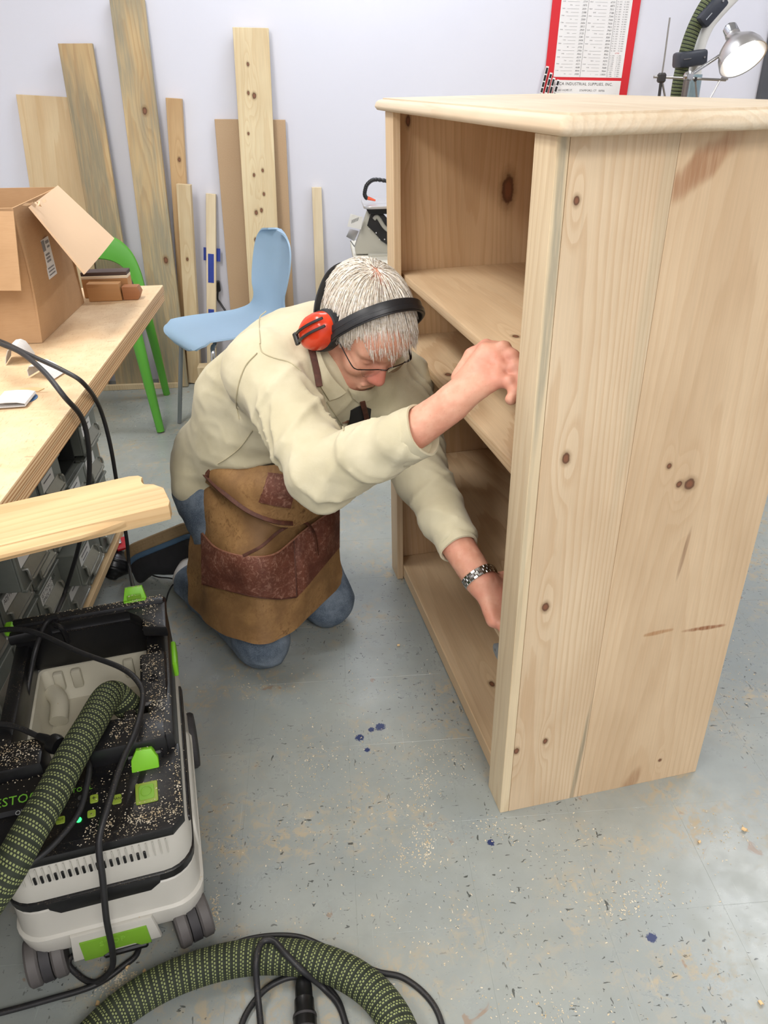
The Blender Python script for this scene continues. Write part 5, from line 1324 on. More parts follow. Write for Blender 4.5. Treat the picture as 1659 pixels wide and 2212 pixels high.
nv = np.array([[vnoise(p[None], 11, 3)[0]+0.4*vnoise(p[None], 26, 6)[0]-0.7 for p in r] for r in SK])
du_ = np.gradient(SK, axis=1); dv_ = np.gradient(SK, axis=0); SN = np.cross(du_, dv_); SN /= np.linalg.norm(SN, axis=2)[:, :, None]
if (SN.mean((0, 1)) @ _fw) > 0: SN = -SN
SK = SK+SN*nv[:, :, None]*0.022
apron = MB().grid(SK, 0.004 if (np.cross(du_[5, 5], dv_[5, 5]) @ _fw) < 0 else -0.004).build('apron', CANVAS, PER, W1, smooth=60)
BB = cgrid([[(416, 974, 1.955), (455, 994, 1.875), (520, 1006, 1.815), (590, 1005, 1.775), (650, 988, 1.765), (722, 955, 1.79)],
            [(420, 1000, 1.95), (470, 1038, 1.840), (540, 1058, 1.785), (610, 1060, 1.762), (670, 1042, 1.785), (727, 1020, 1.855)],
            [(424, 1022, 1.958), (475, 1064, 1.845), (550, 1114, 1.795), (625, 1138, 1.825), (697, 1106, 1.905), (731, 1088, 1.99)]])
nv = np.array([[vnoise(p[None], 14, 13)[0]-0.5 for p in r] for r in BB])
BB = BB-np.array(_fw)*nv[:, :, None]*0.016
MB().grid(BB, 0.004).build('bib', CANVAS, apron, W1, smooth=60)
# depth of the cloth seen at a sight line, from the sheets themselves
def depth_of(Gd):
    pts = Gd.reshape(-1, 3); q = pts-np.array([0, 0, CAM_H]); z = q@_fw; xy = np.stack([829.5+FPX*(q@_r2)/z, 1106-FPX*(q@_u2)/z], 1)
    def f(x, y):
        d = np.sum((xy-(x, y))**2, 1); i = np.argsort(d)[:4]; w_ = 1/(d[i]+1); return float((z[i]*w_).sum()/w_.sum())
    return f
zS, zB = depth_of(SK), depth_of(BB)
def patch(top, bot, z, lift, name, m, par, n=8, rows=9, thick=0.004, puff=0.0):
    a = spline([(*q, 0) for q in top], n)[:, :2]; b = spline([(*q, 0) for q in bot], n)[:, :2]
    a = a[np.linspace(0, len(a)-1, 22).astype(int)]; b = b[np.linspace(0, len(b)-1, 22).astype(int)]
    G_ = []
    for t in np.linspace(0, 1, rows):
        r = []
        for j in range(22):
            x, y = a[j]*(1-t)+b[j]*t; r.append(at(x, y, z(x, y)-lift-puff*math.sin(math.pi*min(1, t+0.25))*math.sin(math.pi*j/21)*(1-t*0.6)))
        G_.append(r)
    G_ = np.array(G_)
    for _ in range(2):
        G_[1:-1, 1:-1] = 0.4*G_[1:-1, 1:-1]+0.15*(G_[:-2, 1:-1]+G_[2:, 1:-1]+G_[1:-1, :-2]+G_[1:-1, 2:])
    return MB().grid(G_, thick).build(name, m, par, W1, smooth=60)
patch([(437, 1152), (470, 1185), (530, 1202), (590, 1198), (634, 1166)], [(438, 1262), (480, 1272), (545, 1288), (600, 1294), (640, 1290)], zS, 0.010, 'pocket', POCKET, apron, puff=0.012)
patch([(634, 1166), (652, 1150), (690, 1122), (731, 1094)], [(641, 1289), (662, 1265), (695, 1225), (731, 1182)], zS, 0.010, 'pocket', POCKET, apron, puff=0.010)
patch([(581, 1022), (610, 1025), (641, 1031)], [(560, 1084), (592, 1091), (627, 1097)], zB, 0.008, 'patch_pocket', POCKET, apron)
patch([(418, 976), (440, 988), (457, 998)], [(424, 1008), (440, 1022), (452, 1032)], zB, 0.007, 'corner_patch', POCKET, apron)
RIM = leather_mat('pocket_rim_highlight', S(126, 82, 62), S(146, 100, 78), S(176, 136, 114), 0.6, 30)  # highlight on the pocket rims, put into a paler leather colour
def strap(px, z, name, w_=0.0065, th=0.0018, lift=0.012, par=None, m=STRAP):
    P_ = [at(x, y, z(x, y)-lift) for x, y in spline([(*q, 0) for q in px], 6)[:, :2]]
    return MB().tube(P_, 1.0, 10, flat=(w_, th), up0=-np.array(_fw)).build(name, m, par or apron, W1)
strap([(413, 958), (418, 985), (432, 1012), (475, 1058), (535, 1104), (590, 1126), (632, 1131)], lambda x, y: min(zS(x, y), zB(x, y)), 'waist_strap', 0.0055, 0.0025, 0.014)
strap([(632, 1131), (600, 1150), (565, 1180), (525, 1201)], lambda x, y: zS(x, y)-0.010, 'tie_end', 0.004, 0.0016, 0.012)
strap([(636, 1129), (662, 1130), (680, 1155), (687, 1200)], lambda x, y: zS(x, y)-0.010, 'tie_end', 0.004, 0.0016, 0.018)
strap([(437, 1152), (470, 1185), (530, 1202), (590, 1198), (634, 1166)], zS, 'pocket_rim', 0.0022, 0.0016, 0.020, None, RIM)
strap([(634, 1166), (652, 1150), (690, 1122), (731, 1094)], zS, 'pocket_rim', 0.0022, 0.0016, 0.019, None, RIM)
for px_ in ([(437, 1152), (438, 1210), (440, 1262)], [(634, 1166), (638, 1230), (641, 1289)], [(440, 1262), (480, 1272), (545, 1288), (600, 1294), (641, 1290)]): strap(px_, zS, 'pocket_seam', 0.0016, 0.0012, 0.016, None, STRAP)
zSh = lambda x, y: hit(x, y, f_shirt, 1.52) or 1.8
strap([(666, 735), (676, 765), (684, 800), (690, 835)], zSh, 'neck_strap', 0.007, 0.002, 0.010)
strap([(783, 868), (790, 895), (796, 925)], zSh, 'neck_strap', 0.006, 0.002, 0.012)

# ---- shoes
SHB = plain('black_shoe_leather', S(38, 38, 42), 0.5, 0, 0.25, 30, bump=0.1); SOLE = plain('tan_sole', S(150, 126, 92), 0.7, 0, 0.08, 20); MIDS = plain('blue_midsole', S(74, 102, 128), 0.6, 0, 0.08, 20)
SOCK = plain('white_sock', S(214, 208, 202), 0.9, 0, 0.04, 50); LACE = plain('black_lace', S(24, 24, 26), 0.7)
def shoe(name_pt, toe, up, L=0.275):
    """name_pt: ankle; toe: heel-to-toe direction; up: from foot to sole (the sole's outward normal)"""
    t = nrm(toe); s_ = nrm(np.asarray(up)-t*(np.asarray(up)@t)); w_ = np.cross(t, s_)
    o0 = name_pt-t*0.055+s_*0.055          # heel, on the sole plane
    def loc(P): q = P-o0; return q@t, q@w_, q@s_       # along, across, out of sole
    def hw(x): return 0.038+0.012*np.clip(np.sin(np.clip(x/L, 0, 1)*math.pi*0.9+0.1), 0, 1)+0.006*np.exp(-((x-0.7*L)/(0.18*L))**2)
    def rk(x): return 0.018*np.clip((x-0.72*L)/(0.28*L), 0, 1)**2+0.008*np.clip((0.1*L-x)/(0.1*L), 0, 1)**2
    def base(x, y, grow):
        e = np.sqrt((np.clip(np.abs(y)/hw(x), 0, 5))**2.4+np.clip((x-0.80*L)/(0.20*L), 0, 9)**2.4+np.clip((0.14*L-x)/(0.14*L), 0, 9)**2.4)
        return (e-1-grow)*0.04
    def slab(z0, z1, grow, groove=0):
        def fn(P):
            x, y, z = loc(P); zz = z+rk(x)
            g_ = grow-groove*np.clip(np.sin(zz*2*math.pi/0.0085), -0.2, 1)
            return smax(base(x, y, g_), np.maximum(z0-zz, zz-z1), 0.005)
        return fn
    def upper(P):
        x, y, z = loc(P); zz = z+rk(x)
        hgt = 0.112-0.050*np.clip((x-0.15*L)/(0.62*L), 0, 1)**1.1+0.0*x
        tw = 1-0.45*np.clip(-zz/np.maximum(hgt, 0.01), 0, 1)**2
        d = smax(base(x, y/np.maximum(tw, .2), 0.0), np.maximum(-hgt-zz, zz-0.004), 0.020)
        # collar opening
        a_ = o0+t*0.055-s_*0.085; d = smax(d, -sd_cone(P, a_, a_-s_*0.06-t*0.02, 0.033, 0.042), 0.006)
        return d-0.002*folds(P, 30, 3)
    sh = sdf_build('shoe', [(upper, *bounds(o0, o0+t*L, o0-s_*0.1, pad=0.07), 0.0045)], SHB, PER)
    sdf_build('midsole', [(slab(-0.006, 0.012, 0.04), *bounds(o0, o0+t*L, pad=0.07), 0.004)], MIDS, sh)
    sdf_build('sole', [(slab(0.009, 0.046, 0.06, 0.06), *bounds(o0, o0+t*L, pad=0.07), 0.0035)], SOLE, sh)
    MB().tube(spline([o0+t*0.07-s_*0.06, o0+t*0.055-s_*0.10, o0+t*0.04-s_*0.15], 5), [0.030, 0.031, 0.032, 0.033, 0.034, 0.034, 0.034, 0.035, 0.035, 0.035, 0.036], 18).build('sock', SOCK, sh, W1)
    return sh, o0, t, s_, w_
sh, o0, t_s, s_s, w_s = shoe(Ra+V(0.018, 0.060, 0.024), (-0.215, 0.040, -0.105), (-0.38, 0.50, 0.78), 0.262)
MB().tube(spline([Ra+(Rk-Ra)*0.22, Ra+(Rk-Ra)*0.08, o0+t_s*0.055-s_s*0.085, o0+t_s*0.075-s_s*0.055], 5), [0.047]*6+[0.045]*5+[0.040]*5, 22).build('sock_leg', SOCK, sh, W1)
MB().tube(spline([flr(392, 1262, 0.03), flr(372, 1250, 0.035), flr(345, 1247, 0.012), flr(330, 1243, 0.004)], 6), 0.0024, 6).build('lace', LACE, sh, W1)
MB().tube(spline([flr(392, 1258, 0.04), flr(375, 1262, 0.03), flr(364, 1280, 0.006), flr(358, 1302, 0.003)], 6), 0.0022, 6).build('lace', LACE, sh, W1)
shoe(La+V(-0.005, 0.015, 0.02), (-0.80, 0.40, -0.10), (-0.05, 0.55, 0.80))

# ================================================================ WORN THINGS
ORANGE = plain('orange_gloss', S(222, 66, 36), 0.22, 0, 0.05, 15); EBLK = plain('ear_black', S(36, 37, 40), 0.4, 0, 0.15, 30); FOAM = plain('cushion_black', S(30, 31, 34), 0.6, 0, 0.1, 40)
EM = thing('ear_defenders', 'orange and black ear defenders worn by the kneeling person', 'ear defenders', hd(0, -0.09, -0.01))
for s in (-1, 1):
    ca = [nrm(HF*0.97+HU*-0.25), nrm(HU*0.97+HF*0.25), HL*s]
    c = hd(-0.006, s*0.088, -0.012)
    cup = MB().lathe([(0.0, 0.048), (0.014, 0.0475), (0.026, 0.044), (0.034, 0.036), (0.0385, 0.025), (0.040, 0.013), (0.0400, 0.010)], 32, c, ca, sx=0.92, sy=1.30, caps=False).build('ear_cup', ORANGE, EM, W1)
    MB().lathe([(0.040, 0.013), (0.0425, 0.011), (0.044, 0.004), (0.044, -0.006), (0.041, -0.012), (0.030, -0.014), (0.028, -0.006)], 32, c, ca, sx=0.92, sy=1.30, caps=False).build('cushion', FOAM, EM, W1)
    # wire yoke outside the cup
    for off in (-0.008, 0.008):
        P_ = [c+ca[0]*off+ca[1]*b+ca[2]*a for a, b in ((0.050, -0.030), (0.054, -0.010), (0.053, 0.015), (0.047, 0.035), (0.036, 0.055))]
        MB().tube(spline(P_, 5), 1.0, 8, flat=(0.0028, 0.0024), up0=ca[2]).build('yoke_arm', EBLK, EM, W1)
    MB().box(c+ca[1]*-0.032+ca[2]*0.050, (0.026, 0.012, 0.008), ca, bev=0.002).build('yoke_end', EBLK, EM, W1)
# headband: broad double-ridged strip over the top of the head
bp_ = []
for a in np.linspace(-1, 1, 25):
    th = a*math.radians(104); l = 0.099*math.sin(th); u = 0.028+0.104*math.cos(th)
    bp_.append(hd(0.018+0.030*math.cos(th*0.85), l*(1.02 if abs(a) > 0.8 else 1), u))
bp_ = np.array(bp_); nrmls = [nrm(p-hd(0.01, 0, 0.02)) for p in bp_]
MB().tube(spline(bp_, 3), 1.0, 12, flat=(0.0135, 0.0024), up0=[nrm(p-hd(0.01, 0, 0.02)) for p in spline(bp_, 3)]).build('headband', EBLK, EM, W1, smooth=50)
for off in (-0.0075, 0.0075):
    q = [p+HF*off*0.8-HU*0.0+n_*0.002 for p, n_ in zip(bp_, nrmls)]
    MB().tube(spline(q, 3), 1.0, 8, flat=(0.0045, 0.0022), up0=[nrm(p-hd(0.01, 0, 0.02)) for p in spline(q, 3)]).build('band_ridge', EBLK, EM, W1, smooth=50)
q = [hd(-0.02, -0.098, -0.02), hd(-0.06, -0.088, 0.01), hd(-0.104, -0.050, 0.035), hd(-0.116, 0.0, 0.045), hd(-0.104, 0.05, 0.035), hd(-0.06, 0.088, 0.01), hd(-0.02, 0.098, -0.02)]
MB().tube(spline(q, 6), 1.0, 8, flat=(0.009, 0.002), up0=HF).build('rear_strap', EBLK, EM, W1)

GL = thing('eyeglasses', 'thin dark half-rim eyeglasses low on the nose', 'glasses', hd(0.1, 0, 0))
DKM = plain('dark_frame', S(30, 26, 26), 0.35, 0.3)
gg = G('lens_glass'); gg.b.inputs['Transmission Weight'].default_value = 1.0; gg.b.inputs['IOR'].default_value = 1.12; LENS = gg.fin(S(240, 244, 246), 0.02, 0, 0.5)
for s in (-1, 1):
    rim = [hd(0.1075, s*0.010, -0.002), hd(0.1085, s*0.022, 0.0035), hd(0.106, s*0.040, 0.0030), hd(0.100, s*0.058, -0.001)]
    MB().tube(spline(rim, 6), 0.0011, 8).build('top_rim', DKM, GL, W1)
    low = [hd(0.1075, s*0.010, -0.002), hd(0.1095, s*0.014, -0.014), hd(0.1095, s*0.030, -0.0215), hd(0.106, s*0.048, -0.018), hd(0.100, s*0.058, -0.001)]
    pts = list(spline(rim, 6))+list(spline(low, 6))[::-1][1:-1]
    c = np.mean(pts, axis=0); MB().add(list(pts)+[p-HF*0.0012 for p in pts], [list(range(len(pts))), list(range(2*len(pts)-1, len(pts)-1, -1))]+[[i, len(pts)+i, len(pts)+(i+1) % len(pts), (i+1) % len(pts)] for i in range(len(pts))]).build('lens', LENS, GL, W1, smooth=0)
    tmp = [hd(0.100, s*0.058, -0.001), hd(0.098, s*0.070, 0.0005), hd(0.088, s*0.0785, 0.003), hd(0.04, s*0.086, 0.010), hd(-0.01, s*0.088, 0.012)]
    MB().tube(spline(tmp, 6), 1.0, 8, flat=(0.0028, 0.0011), up0=HL*s).build('temple', DKM, GL, W1)
MB().tube(spline([hd(0.1075, -0.010, -0.002), hd(0.1125, 0, 0.002), hd(0.1075, 0.010, -0.002)], 6), 0.0012, 8).build('bridge', DKM, GL, W1)

# wristwatch
WTC = thing('wristwatch', 'steel wristwatch with a link bracelet on the reaching arm', 'watch', Lwr)
wc = flr(1036, 1250, 0.470)-0*V(0, 0, 0); wd_ = nrm(Lwr-flr(985, 1172, 0.515))
ua = nrm(np.cross(wd_, (0, 0, 1))); ub = np.cross(ua, wd_)
WST = plain('watch_steel', S(196, 196, 194), 0.22, 1.0, 0.1, 60)
lk = MB().box((0, 0, 0), (0.0094, 0.0058, 0.0030), bev=0.0010).mesh('link'); lk.materials.append(WST)
for k in range(22):
    a = 2*math.pi*k/22; rad = nrm(ua*math.cos(a)+ub*math.sin(a)); tan_ = np.cross(wd_, rad)
    for j, off in enumerate((-0.0062, 0, 0.0062)):
        rr2 = 0.0335
        l_ = bpy.data.objects.new('bracelet_link', lk)
        aa = a+(math.pi/22 if j == 1 else 0); rad2 = nrm(ua*math.cos(aa)+ub*math.sin(aa)); tan2 = np.cross(wd_, rad2)
        link(l_, WTC, _mat4(wc-wd_*0.004+rad2*rr2+wd_*off, (tan2, wd_, rad2)))
cc = wc-wd_*0.004-ua*0.036-ub*0.004
MB().lathe([(0.0, 0.006), (0.014, 0.006), (0.017, 0.003), (0.017, -0.002), (0.0, -0.002)], 28, cc, [wd_, ub, -ua], caps=False).build('watch_case', WST, WTC, W1)

# ================================================================ FAR END OF THE ROOM
# ---- metal bracket held at the shelf edge
def bkw(x, y, z): a = 0.153731; return V(0.30330+x*math.cos(a)-y*math.sin(a), 1.07393+x*math.sin(a)+y*math.cos(a), z)
ALU = plain('brushed_aluminium', S(178, 180, 184), 0.38, 0.85, 0.08, 60)
BAX = [V(-math.sin(0.153731), math.cos(0.153731), 0), V(0, 0, 1), V(math.cos(0.153731), math.sin(0.153731), 0)]
mbk = MB().prism([(0.020, 0.318), (0.132, 0.318), (0.144, 0.322), (0.148, 0.330), (0.144, 0.340), (0.080, 0.395), (0.020, 0.395)], 0.0025, bkw(0.0196, 0, 0), BAX, bev=0.0006).build('metal_bracket', ALU)
cut = MB().lathe([(0.0035, -0.02), (0.0035, 0.02)], 14, bkw(0.0196, 0, 0)+BAX[0]*0.1335+BAX[1]*0.331, [BAX[0], BAX[1], BAX[2]]).build('hole_tmp', ALU)
bpy.context.view_layer.update(); bool_cut(mbk, [cut])
tag(mbk, 'flat metal bracket with a rounded, drilled corner held at the shelf edge', 'bracket')

# ---- cream cabinet with scroll saw
CREAM = plain('cream_paint', S(224, 220, 206), 0.5, 0, 0.03, 8)
CBN = thing('cream_cabinet', 'cream painted cabinet carrying the scroll saw behind the bookcase', 'cabinet', (0.42, 3.42, 0))
MB().box((0.42, 3.42, 0.3405), (0.60, 0.50, 0.681), bev=0.003).build('cabinet_body', CREAM, CBN, W1)
MB().box((0.42, 3.415, 0.696), (0.62, 0.53, 0.028), bev=0.004).build('cabinet_top', CREAM, CBN, W1)
MB().box((0.27, 3.1665, 0.34), (0.28, 0.018, 0.64), bev=0.003).build('door', CREAM, CBN, W1)
MB().box((0.57, 3.1665, 0.34), (0.28, 0.018, 0.64), bev=0.003).build('door', CREAM, CBN, W1)
SAWG = plain('saw_grey', S(186, 184, 172), 0.45, 0, 0.04, 20); SAWB = plain('saw_black', S(30, 31, 34), 0.4, 0, 0.1, 30); TBL = plain('saw_table_steel', S(208, 206, 206), 0.3, 0.6, 0.05, 30)
SY = 3.36
SS = thing('scroll_saw', 'grey and black scroll saw with a segmented air hose, behind the bookcase', 'scroll saw', (0.35, SY, 0.711))
def poly_px(pts, y, off, depth, name, m, par, bev=0.003):
    P_ = [pY(a, b, y) for a, b in pts]
    return MB().prism([(q[0], q[2]) for q in P_], depth, (0, off, 0), [(1, 0, 0), (0, 0, 1), (0, -1, 0)], bev=bev).build(name, m, par, W1)
poly_px([(766, 532), (793, 454), (806, 454), (800, 480), (806, 500), (822, 520), (840, 533), (875, 536), (900, 546), (768, 546)], SY, SY+0.02, 0.05, 'saw_frame', SAWG, SS)
poly_px([(801, 456), (824, 456), (845, 480), (845, 530), (822, 516), (803, 493), (792, 484), (796, 470)], SY, SY-0.030, 0.012, 'tilt_scale', SAWB, SS, 0.002)
P_ = [pY(a, b, SY) for a, b in ((806, 470), (812, 464), (818, 470), (830, 488), (850, 502))]
MB().tube(spline([q+V(0, -0.046, 0) for q in P_], 6), 0.008, 10).build('scale_slot', SAWG, SS, W1)
for a, b in ((796, 491), (811, 499), (818, 513), (829, 513)):
    MB().lathe([(0.003, 0), (0.0028, 0.003), (0.0, 0.004)], 10, pY(a, b, SY)+V(0, -0.043, 0), [(1, 0, 0), (0, 0, 1), (0, -1, 0)], caps=False).build('screw', TBL, SS, W1)
poly_px([(789, 446), (795, 457), (900, 457), (900, 446)], SY, SY+0.05, 0.12, 'table_mount', SAWB, SS)
tz = pY(800, 440, SY)[2]
MB().prism(rrect(pY(783, 440, SY)[0], pY(783, 440, SY)[0]+0.30, SY-0.12, SY+0.14, 0.03), 0.010, (0, 0, tz-0.005), bev=0.002).build('table', TBL, SS, W1)
MB().box(pY(870, 548, SY)+V(0, 0, 0.006), (0.30, 0.14, 0.018), bev=0.004).build('saw_base', SAWG, SS, W1)
MB().box((0.50, SY+0.05, 0.93), (0.05, 0.06, 0.42), bev=0.01).build('saw_column', SAWG, SS, W1)
MB().box((0.43, SY+0.05, 1.12), (0.20, 0.05, 0.05), bev=0.012).build('saw_arm', SAWG, SS, W1)
hpts = spline([pY(a, b, SY-0.04) for a, b in ((850, 394), (835, 391), (815, 388), (803, 390), (793, 399), (789, 410), (788, 421), (793, 430))], 5)
MB().tube([V(0.44, SY, 0.98), hpts[0]], 0.006, 10).build('hose_pipe', SAWB, SS, W1)
for i in range(0, len(hpts)-2, 2):
    d = nrm(hpts[i+1]-hpts[i]); MB().tube([hpts[i]-d*0.003, hpts[i]+d*0.004, hpts[i]+d*0.009, hpts[i]+d*0.013], [0.0065, 0.0085, 0.0075, 0.0055], 10).build('hose_segment', SAWB, SS, W1)
a, b = pY(795, 428, SY-0.04), pY(811, 433, SY-0.05)
MB().tube([a, b], [0.0075, 0.0035], 12).build('nozzle', plain('orange_nozzle', S(232, 96, 60), 0.4), SS, W1)
tg_ = MB().prism([(0, 0), (0.056, -0.014), (0.066, 0.034), (0.016, 0.048)], 0.0015, pY(750, 489, SY-0.05), [(1, 0, 0), (0, 0, 1), (0, -1, 0)]).build('hang_tag', CARD, SS, W1)
tk = MB()
for k in range(6): tk.box((0.020+k*0.005, 0.018+0.0018*k, 0.002), (0.0016, 0.014, 0.0004), [nrm((1, -0.25, 0)), nrm((0.25, 1, 0)), (0, 0, 1)])
tk.build('tag_print', INK, tg_, _mat4(pY(750, 489, SY-0.05), [(1, 0, 0), (0, 0, 1), (0, -1, 0)]))
poly_px([(748, 511), (756, 494), (775, 499), (765, 521)], SY-0.03, SY-0.028, 0.004, 'side_plate', ALU, SS, 0.001)
MB().tube([pY(757, 520, SY), pY(766, 533, SY)], 0.0022, 8).build('plate_stay', ALU, SS, W1)

# ---- back table (behind the bookcase) that carries lamp and stand
TBW = wood('table_birch', S(214, 190, 150), S(186, 152, 108), 0, 1, 90, (3.4, 0.5), (0.01, 0.02), 0.3, seed=51)
BTB = thing('back_table', 'plain wooden table along the back wall behind the bookcase', 'table', (1.42, 3.46, 0))
MB().box((1.42, 3.46, 0.905), (1.24, 0.80, 0.03), bev=0.003).build('table_top', TBW, BTB, W1)
for x in (0.86, 1.98):
    for y in (3.12, 3.80): MB().box((x, y, 0.445), (0.06, 0.06, 0.89), bev=0.003).build('leg', TBW, BTB, W1)
# ---- conversion chart
RED = plain('red_print', S(214, 34, 44), 0.45, 0, 0.04, 6); PAPER = plain('chart_paper', S(236, 234, 232), 0.5, 0, 0.02, 10); GREYL = plain('grey_rule', S(130, 130, 132), 0.6)
CHY = Y1-0.004
co = pY(1195, 167, CHY); ce = pY(1342, 169.5, CHY); cx_ = nrm(ce-co); cx_ = nrm(V(cx_[0], 0, cx_[2])); cz_ = np.cross((0, -1, 0), cx_); cz_ = V(-cx_[2], 0, cx_[0])
CH = thing('wall_chart', 'red bordered decimal conversion chart hanging on the back wall', 'chart', co, (cx_, cz_, (0, -1, 0)))
CHM = WM[CH.name]
def ch(px, py): q = pY(px, py, CHY)-co; return q@cx_, q@cz_
Wc = np.linalg.norm(ce-co); xl = ch(1178, 150)[0]; xr = ch(1362, 150)[0]
def cbox(x0, x1, z0, z1, y, name, m, par=None, th=0.0006): return MB().box(((x0+x1)/2, (z0+z1)/2, y), (x1-x0, z1-z0, th)).build(name, m, par or CH, CHM)
cbox(xl, xr, -0.16, 0.62, 0.001, 'red_board', RED, None, 0.002)
cbox(0.0, Wc, 0.002, 0.58, 0.0024, 'table_sheet', PAPER); cbox(0.004, Wc, -0.155, -0.010, 0.0024, 'name_sheet', PAPER)
rp = 0.01305; c1, c2 = Wc*0.385, Wc*0.775
cbox(c1-0.0006, c1+0.0006, 0.004, 0.575, 0.003, 'rule_line', GREYL); cbox(c2-0.0006, c2+0.0006, 0.004, 0.575, 0.003, 'rule_line', GREYL)
DKI = plain('chart_ink', S(70, 70, 74), 0.6)
def chtext(body, size, x, z, line=None, **k):
    ln = 1.0 if line is None else line/size
    return lettering(body, size, DKI, CH, CHM @ _mat4((x, z, 0.0031)), 'chart_lettering', line=ln, **k)
rows = 42
from math import gcd
rl = MB()
for col, (x0, x1, base) in enumerate(((0.0, c1, 0), (c1, c2, 32))):
    dec = []; fr = {64: [], 32: [], 16: [], 8: []}
    for i in range(rows):
        n = 32+base-i
        if n <= base: break
        v = n/64; dec.append(('%.4f' % v) if v >= 1 else ('%.4f' % v)[1:])
        g_ = gcd(n, 64); num, den = n//g_, 64//g_; cls = den if den in (64, 32, 16) else 8
        off = {64: 0.012, 32: 0.030, 16: 0.046, 8: 0.052}[cls]
        for k in fr: fr[k].append('%d/%d' % (num, den) if k == cls and den > 1 else ('1' if k == cls else ''))
        zz = 0.0145+i*rp
        rl.box(((x0+off+0.017+x1-0.040)/2, zz-0.001, 0.003), (max(0.004, x1-0.040-x0-off-0.017), 0.0007, 0.0003))
    n_ = len(dec)
    chtext('\n'.join(dec[::-1]), 0.0098, x1-0.006, 0.011+(n_-1)*rp, rp, align='RIGHT')
    for k, l in fr.items():
        chtext('\n'.join(l[::-1]), 0.0058, x0+{64: 0.006, 32: 0.024, 16: 0.040, 8: 0.046}[k], 0.0125+(n_-1)*rp, rp)
rl.build('leader_lines', GREYL, CH, CHM)['kind'] = 'stuff'
drl = ['%d   .%04d' % (60-i, 400+i*int(31)) for i in range(40)]
chtext('\n'.join('%2d  .%04d' % (i+1, 2280-i*33) for i in range(38)), 0.0056, c2+0.004, 0.105+37*0.0092, 0.0092)
chtext('\n'.join('%2d  .%04d' % (i+39, 995-i*15) for i in range(38)), 0.0056, c2+0.036, 0.105+37*0.0092, 0.0092)
chtext('\n'.join('%s  .%04d' % (chr(65+i), 2340+i*62) for i in range(11)), 0.0056, c2+0.004, 0.006+10*0.0080, 0.0080)
chtext('\n'.join('%s  .%04d' % (chr(76+i), 2900+i*95) for i in range(11)), 0.0056, c2+0.036, 0.006+10*0.0080, 0.0080)
lettering('LETTER', 0.0060, RED, CH, CHM @ _mat4((c2+0.024, 0.096, 0.0031)), 'chart_lettering')
lettering('LUCA INDUSTRIAL SUPPLIES, INC.', 0.0165, INK, CH, CHM @ _mat4((0.008, -0.030, 0.0031)), 'chart_lettering', space=1.10)
chtext('681 HOPE ST.          STAMFORD, CT   06906', 0.0115, 0.028, -0.054)
chtext('203 327 7040     853 6325     787 0550', 0.0115, 0.040, -0.078)
# ---- black and white strips tucked against the chart
for i, (x0, y0, x1, y1) in enumerate(((1183, 143, 1168, 205), (1191, 157, 1178, 206), (1197, 168, 1187, 206), (1207, 172, 1197, 206))):
    a, b = pY(x0, y0, CHY-0.012-0.003*i), pY(x1, y1, CHY-0.012-0.003*i); d = nrm(b-a); sd = V(-d[2], 0, d[0]); L = np.linalg.norm(b-a)+0.20
    ST_ = thing('printed_strip', ['outermost tall black and white printed strip by the red chart edge', 'second black and white printed strip from the red chart edge', 'third black and white printed strip from the red chart edge', 'fourth black and white printed strip, over the first letter of the chart name'][i], 'strip', a, group='printed strips by the chart')
    MB().box((a+b)/2+d*(L-np.linalg.norm(b-a))/2, (0.013, L, 0.0015), [sd, d, (0, -1, 0)]).build('strip_base', PAPER, ST_, W1)
    q = MB(); rr = random.Random(i); t = 0.006
    while t < L-0.03:
        l = rr.uniform(0.014, 0.026); q.box(a+d*(t+l/2)+V(0, -0.0012, 0), (0.0095, l, 0.0006), [sd, d, (0, -1, 0)]); t += l+0.005
    q.build('strip_print', INK, ST_, W1)
# ---- task lamp
LMP = thing('task_lamp', 'brushed metal task lamp with its bell shade switched on', 'lamp', pY(1480, 205, 3.25))
ALB = plain('brushed_lamp_metal', S(196, 192, 188), 0.28, 0.9, 0.06, 40)
A_ = pY(1588, 88, 3.27); B_ = pY(1606, 131, 3.208); ax = nrm(B_-A_); u = nrm(np.cross(ax, (1, 0, 0.2))); v = np.cross(ax, u)
R0 = 0.086
MB().lathe([(0.026, -0.03), (0.028, -0.012), (0.045, 0.004), (0.068, 0.028), (0.080, 0.053), (R0, 0.084), (R0, 0.088), (R0-0.004, 0.086), (0.076, 0.056), (0.062, 0.032), (0.03, 0.012)], 36, A_, [u, v, ax], caps=False).build('lamp_shade', ALB, LMP, W1, smooth=50)
MB().lathe([(0.0, -0.066), (0.020, -0.066), (0.025, -0.060), (0.026, -0.03), (0.027, -0.028), (0.0, -0.028)], 24, A_, [u, v, ax], caps=False).build('lamp_socket', CHROME, LMP, W1)
BULB = G('lit_bulb'); BULB.set(BULB.b.inputs['Emission Color'], (1, 0.98, 0.94, 1)); BULB.b.inputs['Emission Strength'].default_value = 7; BULB = BULB.fin((1, 1, 1, 1), 0.4)
MB().lathe([(0.0, 0.074), (0.030, 0.074), (0.052, 0.068), (0.058, 0.058), (0.03, 0.035), (0.0, 0.03)], 28, A_, [u, v, ax], caps=False).build('bulb', BULB, LMP, W1)
jt, kt = pY(1487, 165, 3.24), pY(1574, 107, 3.26)
MB().tube([jt, kt], 0.006, 12).build('lamp_arm', CHROME, LMP, W1)
MB().tube([kt, A_-ax*0.035], 0.008, 12).build('lamp_knuckle', CHROME, LMP, W1)
MB().lathe([(0.0, -0.012), (0.014, -0.012), (0.018, -0.006), (0.018, 0.006), (0.010, 0.010), (0.010, 0.014), (0.0, 0.014)], 20, jt, [(1, 0, 0), (0, 0, 1), (0, -1, 0)], caps=False).build('joint', CHROME, LMP, W1)
